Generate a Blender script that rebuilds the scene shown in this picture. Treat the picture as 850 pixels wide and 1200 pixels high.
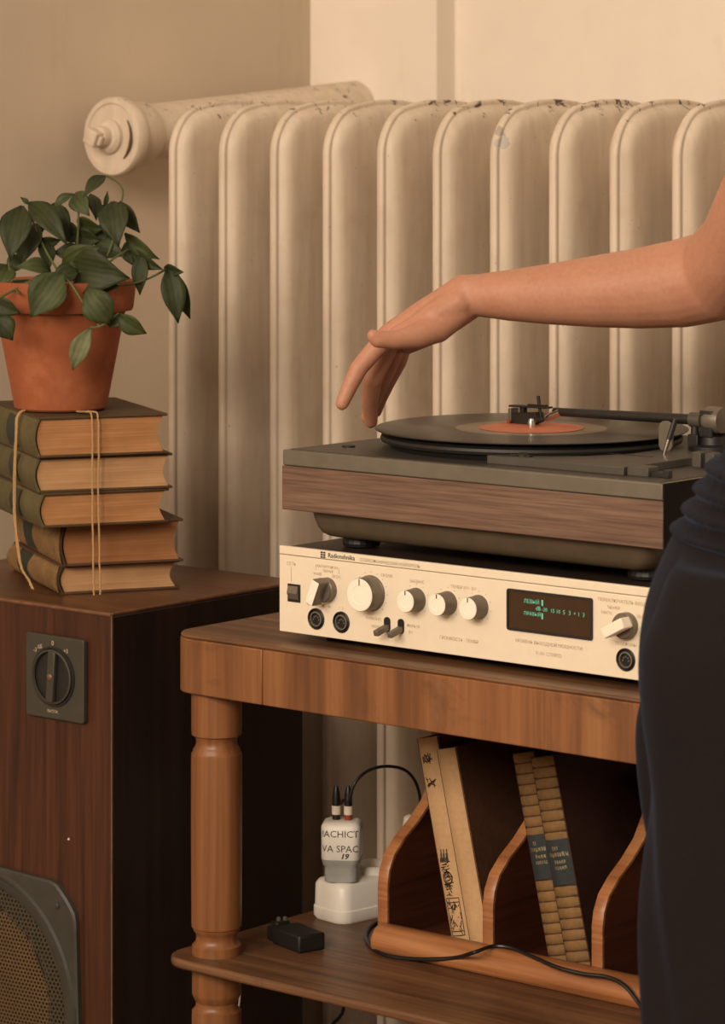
import bpy, bmesh, math, random
from mathutils import Vector, Matrix, Euler, Quaternion
from math import sin, cos, pi, radians as R
random.seed(7)
for o in list(bpy.data.objects): bpy.data.objects.remove(o)
SC = bpy.context.scene
COL = SC.collection

# ------------------------------------------------------------------ camera, world, light, exposure
# World axes follow the room: X along the radiator wall, Y into that wall, Z up, floor at 0.
YAW = R(40); CAM_H = 1.207; FPX = 3800.0
cam_d = bpy.data.cameras.new('camera'); cam = bpy.data.objects.new('camera', cam_d); COL.objects.link(cam)
cam.location = (0, 0, CAM_H); cam.rotation_euler = (pi/2, 0, YAW)
cam_d.sensor_fit = 'HORIZONTAL'; cam_d.sensor_width = 36; cam_d.lens = 36*FPX/850
cam_d.shift_y = -(600-126)/850; cam_d.clip_start = .05
cam_d.dof.use_dof = True; cam_d.dof.focus_distance = 3.0; cam_d.dof.aperture_fstop = 18
SC.camera = cam
w = bpy.data.worlds.new('World'); SC.world = w; w.use_nodes = True
bg = w.node_tree.nodes['Background']; bg.inputs[0].default_value = (1.0, .82, .65, 1); bg.inputs[1].default_value = .54
for lx, lw, le in ((-2.02, 1.3, 80), (-.35, 1.2, 122)):                          # left lamp: window daylight; right lamp: added to brighten the radiator's sides
    ld = bpy.data.lights.new('window_daylight', 'AREA'); ld.shape = 'RECTANGLE'; ld.size = lw; ld.size_y = 1.3; ld.energy = le; ld.color = (1.0, .84, .68)
    lo = bpy.data.objects.new('window_daylight', ld); COL.objects.link(lo)
    lo.location = (lx, -1.68, 2.45); lo.rotation_euler = Vector((-.05-.25*(lx > -1), 1, -.32)).to_track_quat('-Z', 'Z').to_euler()
SC.view_settings.view_transform = 'Standard'; SC.view_settings.look = 'None'
SC.view_settings.exposure = 0.0; SC.view_settings.gamma = 1; SC.view_settings.use_curve_mapping = False

def camP(px, py, t):
    """point at view depth t (metres) seen at photo pixel px,py"""
    x = (px-425)/FPX*t; z = CAM_H-(py-126)/FPX*t
    return Vector((x*cos(YAW)-t*sin(YAW), x*sin(YAW)+t*cos(YAW), z))
def camXYZ(x, y, z): return Vector((x*cos(YAW)-y*sin(YAW), x*sin(YAW)+y*cos(YAW), z))

# ------------------------------------------------------------------ materials
def lin(c): return tuple((v/12.92 if v <= .04045 else ((v+.055)/1.055)**2.4) for v in [x/255 for x in c])
class NT:
    def __init__(s, name, rough=.6, metal=0, spec=.5):
        m = bpy.data.materials.new(name); m.use_nodes = True; s.m = m; s.t = m.node_tree
        s.b = s.t.nodes['Principled BSDF']; s.b.inputs['Roughness'].default_value = rough
        s.b.inputs['Metallic'].default_value = metal; s.b.inputs['Specular IOR Level'].default_value = spec
    def n(s, typ, **kw):
        nd = s.t.nodes.new(typ)
        for k, v in kw.items():
            if k.startswith('i_'):
                key = k[2:]; key = int(key) if key.isdigit() else key.replace('_', ' ')
                nd.inputs[key].default_value = v
            else: setattr(nd, k, v)
        return nd
    def l(s, a, b): s.t.links.new(a, b)
    def obj(s, scale=(1, 1, 1), rot=(0, 0, 0), world=False):
        mp = s.n('ShaderNodeMapping'); mp.inputs['Scale'].default_value = scale; mp.inputs['Rotation'].default_value = rot
        if world: src = s.n('ShaderNodeNewGeometry').outputs['Position']
        else: src = s.n('ShaderNodeTexCoord').outputs['Object']
        s.l(src, mp.inputs[0]); return mp.outputs[0]
    def noise(s, vec, scale, detail=4, rough=.55, dist=0):
        nd = s.n('ShaderNodeTexNoise'); nd.inputs['Scale'].default_value = scale; nd.inputs['Detail'].default_value = detail
        nd.inputs['Roughness'].default_value = rough; nd.inputs['Distortion'].default_value = dist
        s.l(vec, nd.inputs['Vector']); return nd.outputs['Fac']
    def ramp(s, fac, stops):
        nd = s.n('ShaderNodeValToRGB'); e = nd.color_ramp.elements
        while len(e) < len(stops): e.new(.5)
        for i, (p, c) in enumerate(stops):
            e[i].position = p; e[i].color = (*c, 1) if len(c) == 3 else c
        s.l(fac, nd.inputs[0]); return nd.outputs[0]
    def mix(s, fac, a, b, mode='MIX'):
        nd = s.n('ShaderNodeMix', data_type='RGBA', blend_type=mode)
        for sock, v in ((nd.inputs[0], fac), (nd.inputs[6], a), (nd.inputs[7], b)):
            if hasattr(v, 'links') or hasattr(v, 'is_linked'): s.l(v, sock)
            elif isinstance(v, (int, float)): sock.default_value = v
            else: sock.default_value = (*v, 1)
        return nd.outputs[2]
    def math(s, op, a, b=0.0):
        nd = s.n('ShaderNodeMath', operation=op)
        for i, v in enumerate((a, b)):
            if isinstance(v, (int, float)): nd.inputs[i].default_value = v
            else: s.l(v, nd.inputs[i])
        return nd.outputs[0]
    def col(s, v): 
        if isinstance(v, tuple): s.b.inputs['Base Color'].default_value = (*v, 1)
        else: s.l(v, s.b.inputs['Base Color'])
    def bump(s, h, strength=.2, dist=.002):
        nd = s.n('ShaderNodeBump'); nd.inputs['Strength'].default_value = strength; nd.inputs['Distance'].default_value = dist
        s.l(h, nd.inputs['Height']); s.l(nd.outputs[0], s.b.inputs['Normal'])

def plain(name, c, rough=.6, metal=0, var=.12, scale=60, bump=0, spec=.5):
    """one colour with faint procedural variation"""
    m = NT(name, rough, metal, spec); f = m.noise(m.obj(), scale)
    a = tuple(v*(1-var) for v in c); b = tuple(min(1, v*(1+var)) for v in c)
    m.col(m.ramp(f, [(.3, a), (.7, b)]))
    if bump: m.bump(f, bump)
    return m.m
def wood(name, dark, mid, light, axis=0, scale=1.0, rough=.45, streak=.5, bump=.12, spec=.5, dirt=0):
    m = NT(name, rough, 0, spec)
    sc = [34*scale]*3; sc[axis] = 1.6*scale
    v = m.obj(tuple(sc)); f1 = m.noise(v, 1.6, 6, .6, .6)
    sc2 = [260*scale]*3; sc2[axis] = 7*scale
    f2 = m.noise(m.obj(tuple(sc2)), 1.0, 3, .6)
    sc3 = [7*scale]*3; sc3[axis] = 1.2*scale
    f3 = m.noise(m.obj(tuple(sc3)), 1.0, 3)
    base = m.ramp(f1, [(.28, dark), (.5, mid), (.72, light)])
    fine = m.ramp(f2, [(.32, (.45, .40, .36)), (.6, (1, 1, 1))])
    c = m.mix(streak, base, m.mix(1.0, base, fine, 'MULTIPLY'))
    big = m.ramp(f3, [(.3, (.72, .66, .60)), (.65, (1.05, 1.03, 1.0))])
    c = m.mix(1.0, c, big, 'MULTIPLY')
    if dirt:
        d = m.noise(m.obj((11, 11, 11)), 1.0, 6, .68, .8); c = m.mix(m.ramp(d, [(.52, (0, 0, 0)), (.72, (dirt, dirt, dirt))]), c, lin((58, 46, 36)))
    m.col(c); m.bump(f2, bump, .0006)
    return m.m

CREAM = lin((233, 222, 200))
def wall_mat(name, c):
    m = NT(name, .75); p = m.obj(world=True)
    f = m.noise(p, 2.5, 5, .6); g = m.noise(p, 30, 4, .6); k = m.noise(m.obj((1, 1, .25), world=True), 9, 5, .7)
    a = tuple(x*.86 for x in c); b = c
    cc = m.ramp(f, [(.3, a), (.65, b)])
    sm = m.ramp(k, [(.30, (.80, .74, .68)), (.42, (1, 1, 1))])
    m.col(m.mix(.45, cc, m.mix(1.0, cc, sm, 'MULTIPLY'))); m.bump(g, .12, .002); return m.m
def radiator_mat(chips=.19):
    """old cream paint: dusty streaks everywhere, chipped through to dark iron along the tops"""
    m = NT('chipped_cream_paint', .48, 0, .45); p = m.obj(world=True)
    f = m.noise(m.obj((1, 1, .12), world=True), 60, 5, .6); g = m.noise(p, 26, 5, .6)
    cc = m.ramp(f, [(.25, lin((196, 179, 158))), (.62, lin((214, 197, 174)))])
    cc = m.mix(m.ramp(g, [(.50, (0, 0, 0)), (.78, (.3, .3, .3))]), cc, lin((176, 146, 114)))
    # chips: only near the tops, where knocks and heat lift the paint
    sep = m.n('ShaderNodeSeparateXYZ'); m.l(m.n('ShaderNodeNewGeometry').outputs['Position'], sep.inputs[0])
    top = m.n('ShaderNodeMapRange'); m.l(sep.outputs[2], top.inputs[0])
    top.inputs[1].default_value = 1.165; top.inputs[2].default_value = 1.222
    chipn = m.math('ADD', m.noise(p, 70, 6, .7, .5), m.math('MULTIPLY', top.outputs[0], chips))
    chip = m.ramp(chipn, [(.735, (0, 0, 0)), (.748, (1, 1, 1))])
    edge = m.ramp(chipn, [(.700, (0, 0, 0)), (.72, (1, 1, 1))])
    cc = m.mix(edge, cc, lin((190, 178, 160))); cc = m.mix(chip, cc, lin((84, 62, 44)))
    small = m.noise(p, 210, 3, .5)
    sp = m.ramp(small, [(.735, (0, 0, 0)), (.75, (1, 1, 1))])
    cc = m.mix(m.math('MULTIPLY', sp, .55), cc, lin((120, 92, 66)))
    # three large flakes with a pale undercoat showing
    for (loc, r, c) in ((camP(589, 168, 3.385), .0075, lin((178, 170, 158))), (camP(586, 152, 3.385), .007, lin((170, 160, 146))), (camP(597, 172, 3.37), .004, lin((70, 56, 44))), (camP(690, 133, 3.30), .006, lin((80, 62, 46))), (camP(427, 119, 3.46), .008, lin((92, 72, 52))), (camP(548, 119, 3.38), .009, lin((96, 76, 56))), (camP(734, 156, 3.28), .0065, lin((165, 155, 142))), (camP(669, 137, 3.33), .008, lin((74, 56, 42)))):
        d = m.n('ShaderNodeVectorMath', operation='DISTANCE'); m.l(m.n('ShaderNodeNewGeometry').outputs['Position'], d.inputs[0]); d.inputs[1].default_value = loc
        e = m.math('ADD', d.outputs['Value'], m.math('MULTIPLY', m.math('SUBTRACT', m.noise(p, 90, 4), .5), .02))
        k = m.math('LESS_THAN', e, r); cc = m.mix(k, cc, c)
    m.col(cc); m.bump(m.math('ADD', g, m.math('MULTIPLY', f, .6)), .28, .0015); return m.m
M = {}
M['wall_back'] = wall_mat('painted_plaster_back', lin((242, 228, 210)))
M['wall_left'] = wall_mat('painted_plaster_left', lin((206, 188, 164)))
M['radiator'] = radiator_mat(); M['pipe'] = radiator_mat(.13)
M['floor'] = wood('floor_boards', lin((70, 44, 26)), lin((98, 64, 38)), lin((122, 82, 50)), 0, .6)
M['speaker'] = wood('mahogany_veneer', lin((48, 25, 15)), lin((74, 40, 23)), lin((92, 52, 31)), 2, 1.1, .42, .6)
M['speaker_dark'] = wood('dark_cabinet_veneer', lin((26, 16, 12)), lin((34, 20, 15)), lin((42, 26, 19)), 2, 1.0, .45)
M['speaker_top'] = wood('worn_cabinet_top', lin((72, 42, 24)), lin((96, 60, 36)), lin((122, 80, 50)), 0, 1.0, .38)
M['table'] = wood('honey_table_wood', lin((96, 62, 38)), lin((138, 91, 55)), lin((158, 112, 71)), 2, .6, .45, .3, dirt=.6)
M['table_top'] = wood('worn_table_top', lin((84, 58, 38)), lin((114, 80, 54)), lin((142, 104, 72)), 0, .8, .42, .7, dirt=.6)
M['leg'] = wood('turned_leg_wood', lin((116, 74, 42)), lin((146, 97, 58)), lin((166, 117, 74)), 2, .6, .40, .4)
M['rack'] = wood('rack_wood', lin((140, 88, 54)), lin((180, 122, 78)), lin((202, 148, 102)), 0, .8, .38, .5)
M['rack_panel'] = wood('rack_panel_wood', lin((66, 34, 22)), lin((88, 48, 30)), lin((106, 62, 40)), 1, .8, .42, .5)
M['tt_wood'] = wood('turntable_wood_strip', lin((108, 84, 70)), lin((126, 99, 82)), lin((142, 114, 97)), 0, 1.6, .6, .85)
M['tt_grey'] = plain('grey_painted_metal', lin((106, 98, 84)), .5, .1, .10, 40)
M['tt_black'] = plain('black_plastic', lin((31, 29, 26)), .5, 0, .15, 80)
M['tt_deck'] = plain('dark_deck_plate', lin((66, 61, 54)), .45, .1, .12, 50)
M['tt_deck2'] = plain('raised_deck_plate', lin((78, 73, 64)), .5, .1, .10, 50)
M['amp_panel'] = plain('champagne_panel', lin((240, 226, 200)), .5, .15, .02, 90)
M['amp_case'] = plain('dark_brown_case', lin((44, 30, 22)), .5)
M['black'] = plain('black_rubber', lin((22, 20, 19)), .5)
M['chrome'] = plain('bright_metal', lin((214, 206, 192)), .22, 1.0, .03)
M['steel'] = plain('satin_grey_metal', lin((118, 108, 96)), .45, .4, .08, 300)
M['knob_face'] = plain('satin_knob_face', lin((250, 238, 218)), .5, 0, .02)
M['print'] = plain('grey_print', lin((182, 158, 130)), .6)
M['print_dark'] = plain('black_print', lin((48, 38, 30)), .6)
M['white_plastic'] = plain('white_plastic', lin((242, 236, 224)), .38, 0, .02)
M['grey_plastic'] = plain('grey_plastic', lin((168, 168, 162)), .5, 0, .04)
M['cable'] = plain('black_cable', lin((26, 24, 22)), .4)
M['pale_cable'] = plain('pale_cable', lin((190, 182, 170)), .45)
M['label_orange'] = plain('orange_record_label', lin((196, 114, 80)), .6, 0, .08, 120)
M['twine'] = plain('jute_twine', lin((184, 146, 98)), .85, 0, .2, 900, .5)
M['soil'] = plain('potting_soil', lin((50, 36, 26)), .9, 0, .3, 160, .6)
M['stem'] = plain('green_stem', lin((84, 92, 48)), .6, 0, .2)
M['paper_white'] = plain('paper_tag', lin((226, 214, 192)), .6)
M['tape_red'] = plain('red_strip', lin((150, 60, 40)), .5)
M['glass_dark'] = plain('smoked_display_window', lin((62, 42, 26)), .12, 0, .05)
M['socket_dark'] = plain('socket_interior', lin((20, 18, 16)), .5)
M['trousers'] = plain('navy_trouser_cloth', lin((30, 26, 26)), .9, 0, .12, 400, .2, .08)
M['top'] = plain('dark_knit_top', lin((27, 22, 21)), .9, 0, .12, 300, .2, .08)
M['hair'] = plain('brown_hair', lin((58, 38, 26)), .55, 0, .3, 200)
M['shoe'] = plain('black_leather', lin((26, 24, 22)), .4)
def sheen(mt, w, c):
    b = mt.node_tree.nodes['Principled BSDF']; b.inputs['Sheen Weight'].default_value = w; b.inputs['Sheen Tint'].default_value = (*c, 1); b.inputs['Sheen Roughness'].default_value = .4
sheen(M['trousers'], .09, (.4, .6, 1.0)); sheen(M['top'], .10, (.4, .6, 1.0))
m = NT('vfd_characters', .5); m.col(lin((70, 150, 120))); m.b.inputs['Emission Color'].default_value = (*lin((110, 205, 165)), 1); m.b.inputs['Emission Strength'].default_value = .55; M['vfd'] = m.m
m = NT('skin', .5, 0, .35); p = m.obj(world=True); f = m.noise(p, 28, 4); g = m.noise(p, 240, 3)
m.col(m.mix(.35, m.ramp(f, [(.3, lin((176, 124, 98))), (.7, lin((188, 137, 110)))]), m.ramp(g, [(.35, lin((176, 120, 95))), (.65, lin((190, 141, 114)))])))
m.b.inputs['Subsurface Weight'].default_value = .12; m.b.inputs['Subsurface Radius'].default_value = (.012, .005, .003); m.b.inputs['Subsurface Scale'].default_value = .5
m.bump(g, .12, .0008); M['skin'] = m.m
m = NT('nail', .3); m.col(lin((224, 168, 140))); M['nail'] = m.m
m = NT('terracotta', .82, 0, .3); p = m.obj(); f = m.noise(p, 22, 5, .6); g = m.noise(p, 160, 3)
m.col(m.ramp(f, [(.3, lin((138, 76, 45))), (.55, lin((156, 89, 55))), (.75, lin((174, 108, 74)))])); m.bump(g, .2, .001); M['terracotta'] = m.m
def leaf_mat(name, d, l):
    m = NT(name, .55, 0, .25); p = m.obj(); f = m.noise(p, 55, 4); c = m.ramp(f, [(.3, d), (.7, l)])
    wv = m.n('ShaderNodeTexWave', wave_type='BANDS', bands_direction='Y'); wv.inputs['Scale'].default_value = 60; wv.inputs['Distortion'].default_value = 2.5
    m.l(p, wv.inputs['Vector']); m.col(m.mix(.2, c, m.mix(1.0, c, wv.outputs['Color'], 'MULTIPLY'))); m.bump(wv.outputs['Fac'], .15, .001); return m.m
M['leaf'] = leaf_mat('dark_leaf', lin((40, 46, 24)), lin((58, 64, 34)))
M['leaf2'] = leaf_mat('mid_leaf', lin((50, 58, 30)), lin((74, 82, 44)))
M['leaf3'] = leaf_mat('pale_leaf', lin((92, 98, 64)), lin((118, 120, 84)))
def vinyl_mat():
    m = NT('vinyl', .3, 0, .5); sep = m.n('ShaderNodeSeparateXYZ'); m.l(m.obj(), sep.inputs[0])
    r = m.math('SQRT', m.math('ADD', m.math('MULTIPLY', sep.outputs[0], sep.outputs[0]), m.math('MULTIPLY', sep.outputs[1], sep.outputs[1])))
    gr = m.math('SINE', m.math('MULTIPLY', r, 5200.0))
    band = m.math('LESS_THAN', r, .071)                       # smooth run-out area near the label
    m.col(m.mix(band, lin((46, 42, 38)), lin((124, 108, 88))))
    m.bump(gr, .25, .0004); return m.m
M['vinyl'] = vinyl_mat()
def cloth_mat(name, a, b, sc=240): 
    m = NT(name, .75, 0, .3); p = m.obj(); f = m.noise(p, 18, 5, .65); g = m.noise(p, sc, 3)
    m.col(m.mix(.3, m.ramp(f, [(.3, a), (.7, b)]), m.ramp(g, [(.35, a), (.65, b)]))); m.bump(g, .25, .0006); return m.m
M['cover_brown'] = cloth_mat('brown_board_cover', lin((70, 50, 34)), lin((96, 70, 48)))
M['cover_olive'] = cloth_mat('olive_board_cover', lin((66, 50, 32)), lin((88, 68, 44)))
M['cover_dark'] = cloth_mat('dark_board_cover', lin((50, 28, 22)), lin((66, 38, 28)))
M['spine_ochre'] = cloth_mat('ochre_leather_spine', lin((104, 78, 46)), lin((144, 110, 68)))
M['spine_brown'] = cloth_mat('brown_leather_spine', lin((82, 74, 48)), lin((106, 96, 64)))
M['spine_groove'] = cloth_mat('spine_groove', lin((58, 40, 24)), lin((80, 56, 34)))
M['label_green'] = cloth_mat('dark_green_label', lin((44, 48, 40)), lin((62, 64, 52)))
M['label_blue'] = cloth_mat('dark_blue_label', lin((40, 46, 50)), lin((58, 62, 62)))
M['linen'] = cloth_mat('cream_linen', lin((176, 140, 100)), lin((200, 164, 120)))
M['linen_dark'] = cloth_mat('brown_linen_board', lin((74, 48, 32)), lin((96, 64, 42)))
M['gilt'] = plain('faded_gilt_print', lin((140, 128, 96)), .5, .2)
def page_mat(name, a, b):
    m = NT(name, .85, 0, .2); f = m.noise(m.obj((6, 6, 900)), 1.0, 3, .6); g = m.noise(m.obj((14, 14, 60)), 1.0, 4)
    m.col(m.mix(.5, m.ramp(f, [(.3, a), (.65, b)]), m.ramp(g, [(.3, a), (.7, b)]))); m.bump(f, .5, .0008); return m.m
PAGES = [page_mat('aged_pages_tan', lin((146, 100, 62)), lin((194, 142, 94))), page_mat('aged_pages_pale', lin((160, 120, 82)), lin((202, 158, 114))),
         page_mat('aged_pages_orange', lin((132, 88, 54)), lin((170, 118, 76)))]

# ------------------------------------------------------------------ mesh helpers
class MB:
    def __init__(s): s.v = []; s.f = []
    def add(s, vs, fs):
        b = len(s.v); s.v += [tuple(v) for v in vs]; s.f += [tuple(b+i for i in f) for f in fs]; return s
    def box(s, x0, x1, y0, y1, z0, z1, mat=None):
        vs = [(x, y, z) for z in (z0, z1) for y in (y0, y1) for x in (x0, x1)]
        if mat is not None: vs = [mat @ Vector(v) for v in vs]
        return s.add(vs, [(0, 2, 3, 1), (4, 5, 7, 6), (0, 1, 5, 4), (2, 6, 7, 3), (0, 4, 6, 2), (1, 3, 7, 5)])
    def rings(s, rings, close=True, caps=True):
        n = len(rings[0]); vs = [p for r in rings for p in r]; fs = []
        for i in range(len(rings)-1):
            for j in range(n if close else n-1):
                k = (j+1) % n; fs.append((i*n+j, i*n+k, (i+1)*n+k, (i+1)*n+j))
        if caps: fs.append(tuple(reversed(range(n)))); fs.append(tuple((len(rings)-1)*n+j for j in range(n)))
        return s.add(vs, fs)
    def lathe(s, prof, seg=32, c=(0, 0, 0), axis='Z', caps=True):
        """prof = [(radius, height)]"""
        rs = []
        for r, h in prof:
            ring = []
            for k in range(seg):
                a = 2*pi*k/seg; p = (r*cos(a), r*sin(a), h)
                if axis == 'Y': p = (p[0], -p[2], p[1])          # height runs towards -Y
                elif axis == 'X': p = (p[2], p[0], p[1])
                ring.append((c[0]+p[0], c[1]+p[1], c[2]+p[2]))
            rs.append(ring)
        return s.rings(rs, True, caps)
    def prism(s, poly, z0, z1, axis='Z'):
        n = len(poly)
        if axis == 'Z': f = lambda p, h: (p[0], p[1], h)
        elif axis == 'X': f = lambda p, h: (h, p[0], p[1])
        else: f = lambda p, h: (p[0], h, p[1])
        vs = [f(p, z0) for p in poly]+[f(p, z1) for p in poly]
        return s.add(vs, [tuple(reversed(range(n))), tuple(range(n, 2*n))]+[(i, (i+1) % n, n+(i+1) % n, n+i) for i in range(n)])
    def tube(s, pts, r, seg=8, rr=None, caps=True):
        pts = [Vector(p) for p in pts]; rs = []; up = Vector((.13, .21, .97)).normalized()
        prev = None
        for i, p in enumerate(pts):
            d = (pts[min(i+1, len(pts)-1)]-pts[max(i-1, 0)]).normalized()
            if prev is None: a = d.cross(up).normalized()
            else: a = (prev-d*prev.dot(d)).normalized()
            prev = a; b = d.cross(a); q = rr[i] if rr else r
            rs.append([p+(a*cos(2*pi*k/seg)+b*sin(2*pi*k/seg))*q for k in range(seg)])
        return s.rings(rs, True, caps)
    def sphere(s, c, r, seg=16, n=10, sc=(1, 1, 1)):
        rs = []
        for i in range(n+1):
            a = -pi/2+pi*i/n; q = max(cos(a), .02)
            rs.append([(c[0]+r*sc[0]*q*cos(2*pi*k/seg), c[1]+r*sc[1]*q*sin(2*pi*k/seg), c[2]+r*sc[2]*sin(a)) for k in range(seg)])
        return s.rings(rs)
    def chain(s, pts, seg=16):
        """tapered limb: spheres at the joints, cones between; merged later by a voxel remesh"""
        for p in pts: s.sphere(p[0], p[1], seg, 10)
        for (p, r), (q, t) in zip(pts, pts[1:]): s.tube([p, q], 0, seg, [r, t])
        return s
def spline(pts, n=8):
    P = [Vector(p) for p in pts]; out = []
    for i in range(len(P)-1):
        p0 = P[max(i-1, 0)]; p1 = P[i]; p2 = P[i+1]; p3 = P[min(i+2, len(P)-1)]
        for k in range(n):
            t = k/n; out.append(.5*((2*p1)+(p2-p0)*t+(2*p0-5*p1+4*p2-p3)*t*t+(3*p1-p0-3*p2+p3)*t**3))
    out.append(P[-1]); return out
def rrect(x0, x1, y0, y1, r, n=6):
    out = []
    for cx, cy, a0 in ((x1-r, y1-r, 0), (x0+r, y1-r, 90), (x0+r, y0+r, 180), (x1-r, y0+r, 270)):
        for k in range(n+1): a = R(a0+90*k/n); out.append((cx+r*cos(a), cy+r*sin(a)))
    return out
def mesh_of(name, mb, mat, smooth):
    me = bpy.data.meshes.new(name); me.from_pydata(mb.v, [], mb.f)
    bm = bmesh.new(); bm.from_mesh(me); bmesh.ops.recalc_face_normals(bm, faces=bm.faces); bm.to_mesh(me); bm.free()
    if smooth: me.polygons.foreach_set('use_smooth', [True]*len(me.polygons))
    me.materials.append(mat); return me
def obj(name, mb, mat, parent=None, loc=(0, 0, 0), rot=None, bevel=0, smooth=False, seg=2, angle=35):
    me = mb if isinstance(mb, bpy.types.Mesh) else mesh_of(name, mb, mat, smooth or bevel > 0)
    o = bpy.data.objects.new(name, me); COL.objects.link(o); o.location = loc
    if rot: o.rotation_euler = rot
    if parent: o.parent = parent
    if bevel:
        b = o.modifiers.new('bevel', 'BEVEL'); b.width = bevel; b.segments = seg; b.limit_method = 'ANGLE'; b.angle_limit = R(angle); b.harden_normals = False
    if smooth or bevel: 
        try: me.set_sharp_from_angle(angle=R(angle if not bevel else 50))
        except Exception: pass
    return o
def tag(o, label=None, cat=None, group=None, kind=None):
    for k, v in (('label', label), ('category', cat), ('group', group), ('kind', kind)):
        if v: o[k] = v
    return o
def thing(name, label, cat, loc=(0, 0, 0), rz=0, group=None):
    o = bpy.data.objects.new(name, None); COL.objects.link(o); o.location = loc; o.rotation_euler = (0, 0, rz); o.empty_display_size = .05
    return tag(o, label, cat, group)
def text_mesh(items):
    """items = [(string, size, x, z, align)] -> flat lettering in the local XZ plane facing -Y"""
    obs = []
    for body, size, x, z, al in items:
        c = bpy.data.curves.new('t', 'FONT'); c.body = body; c.size = size; c.align_x = al; c.align_y = 'CENTER'; c.resolution_u = 2
        o = bpy.data.objects.new('t', c); COL.objects.link(o); obs.append((o, x, z))
    dg = bpy.context.evaluated_depsgraph_get(); dg.update(); mb = MB()
    for o, x, z in obs:
        me = o.evaluated_get(dg).to_mesh()
        mb.add([(v.co.x+x, 0, v.co.y+z) for v in me.vertices], [tuple(p.vertices) for p in me.polygons])
        o.evaluated_get(dg).to_mesh_clear(); c = o.data; bpy.data.objects.remove(o); bpy.data.curves.remove(c)
    return mb
def remeshed(name, mb, mat, voxel, smooth_it=6, parent=None, loc=(0, 0, 0), disp=None):
    me = mesh_of(name, mb, mat, True); o = bpy.data.objects.new(name, me); COL.objects.link(o)
    r = o.modifiers.new('r', 'REMESH'); r.mode = 'VOXEL'; r.voxel_size = voxel
    q = o.modifiers.new('s', 'SMOOTH'); q.factor = .5; q.iterations = smooth_it
    dg = bpy.context.evaluated_depsgraph_get(); dg.update()
    nm = bpy.data.meshes.new_from_object(o.evaluated_get(dg)); nm.name = name
    o.modifiers.clear(); o.data = nm; bpy.data.meshes.remove(me)
    if disp:
        n_ = len(nm.vertices); co = [0.0]*(3*n_); no = [0.0]*(3*n_); nm.vertices.foreach_get('co', co); nm.vertices.foreach_get('normal', no)
        for i in range(0, 3*n_, 3):
            d = disp(Vector(co[i:i+3]), Vector(no[i:i+3])); co[i] += d.x; co[i+1] += d.y; co[i+2] += d.z
        nm.vertices.foreach_set('co', co); nm.update()
    nm.materials.clear(); nm.materials.append(mat); nm.polygons.foreach_set('use_smooth', [True]*len(nm.polygons))
    o.location = loc
    if parent: o.parent = parent
    return o

# ------------------------------------------------------------------ setting
XL = -2.774; YB = 3.20
tag(obj('floor', MB().box(XL-.1, 1.7, -1.7, YB+.2, -.05, 0), M['floor']), kind='structure')
mb = MB()                                                     # back wall: left pier, then the shallow window bay set back 4 cm
STEP = -2.564
mb.prism([(XL-.1, YB), (STEP, YB), (STEP, YB+.040), (1.2, YB+.040), (1.2, YB+.2), (XL-.1, YB+.2)], 0, 2.7)
tag(obj('wall_back', mb, M['wall_back'], bevel=.003), kind='structure')
YF = -1.55
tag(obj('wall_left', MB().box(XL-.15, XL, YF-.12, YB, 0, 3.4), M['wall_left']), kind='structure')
WZ0, WZ1 = 1.75, 3.15                                         # front wall (behind the camera) with one window, plus another opening added for the right lamp
WIN = [(-2.71, -1.33), (-1.00, .30)]
mb = MB()
for a, b in ((XL, WIN[0][0]), (WIN[0][1], WIN[1][0]), (WIN[1][1], 1.7)): mb.box(a, b, YF-.12, YF, 0, 3.4)
for a, b in WIN: mb.box(a, b, YF-.12, YF, 0, WZ0).box(a, b, YF-.12, YF, WZ1, 3.4)
tag(obj('wall_front', mb, M['wall_left']), kind='structure')
for i, (a, b) in enumerate(WIN):  # the right-hand frame belongs to the opening added for extra light
    mb = MB()
    for q in (a, (a+b)/2-.025, b-.05): mb.box(q, q+.05, YF-.08, YF-.03, WZ0, WZ1)
    for q in (WZ0, WZ1-.05): mb.box(a, b, YF-.08, YF-.03, q, q+.05)
    tag(obj('window_%d' % (i+1), mb, M['white_plastic']), kind='structure')

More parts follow.
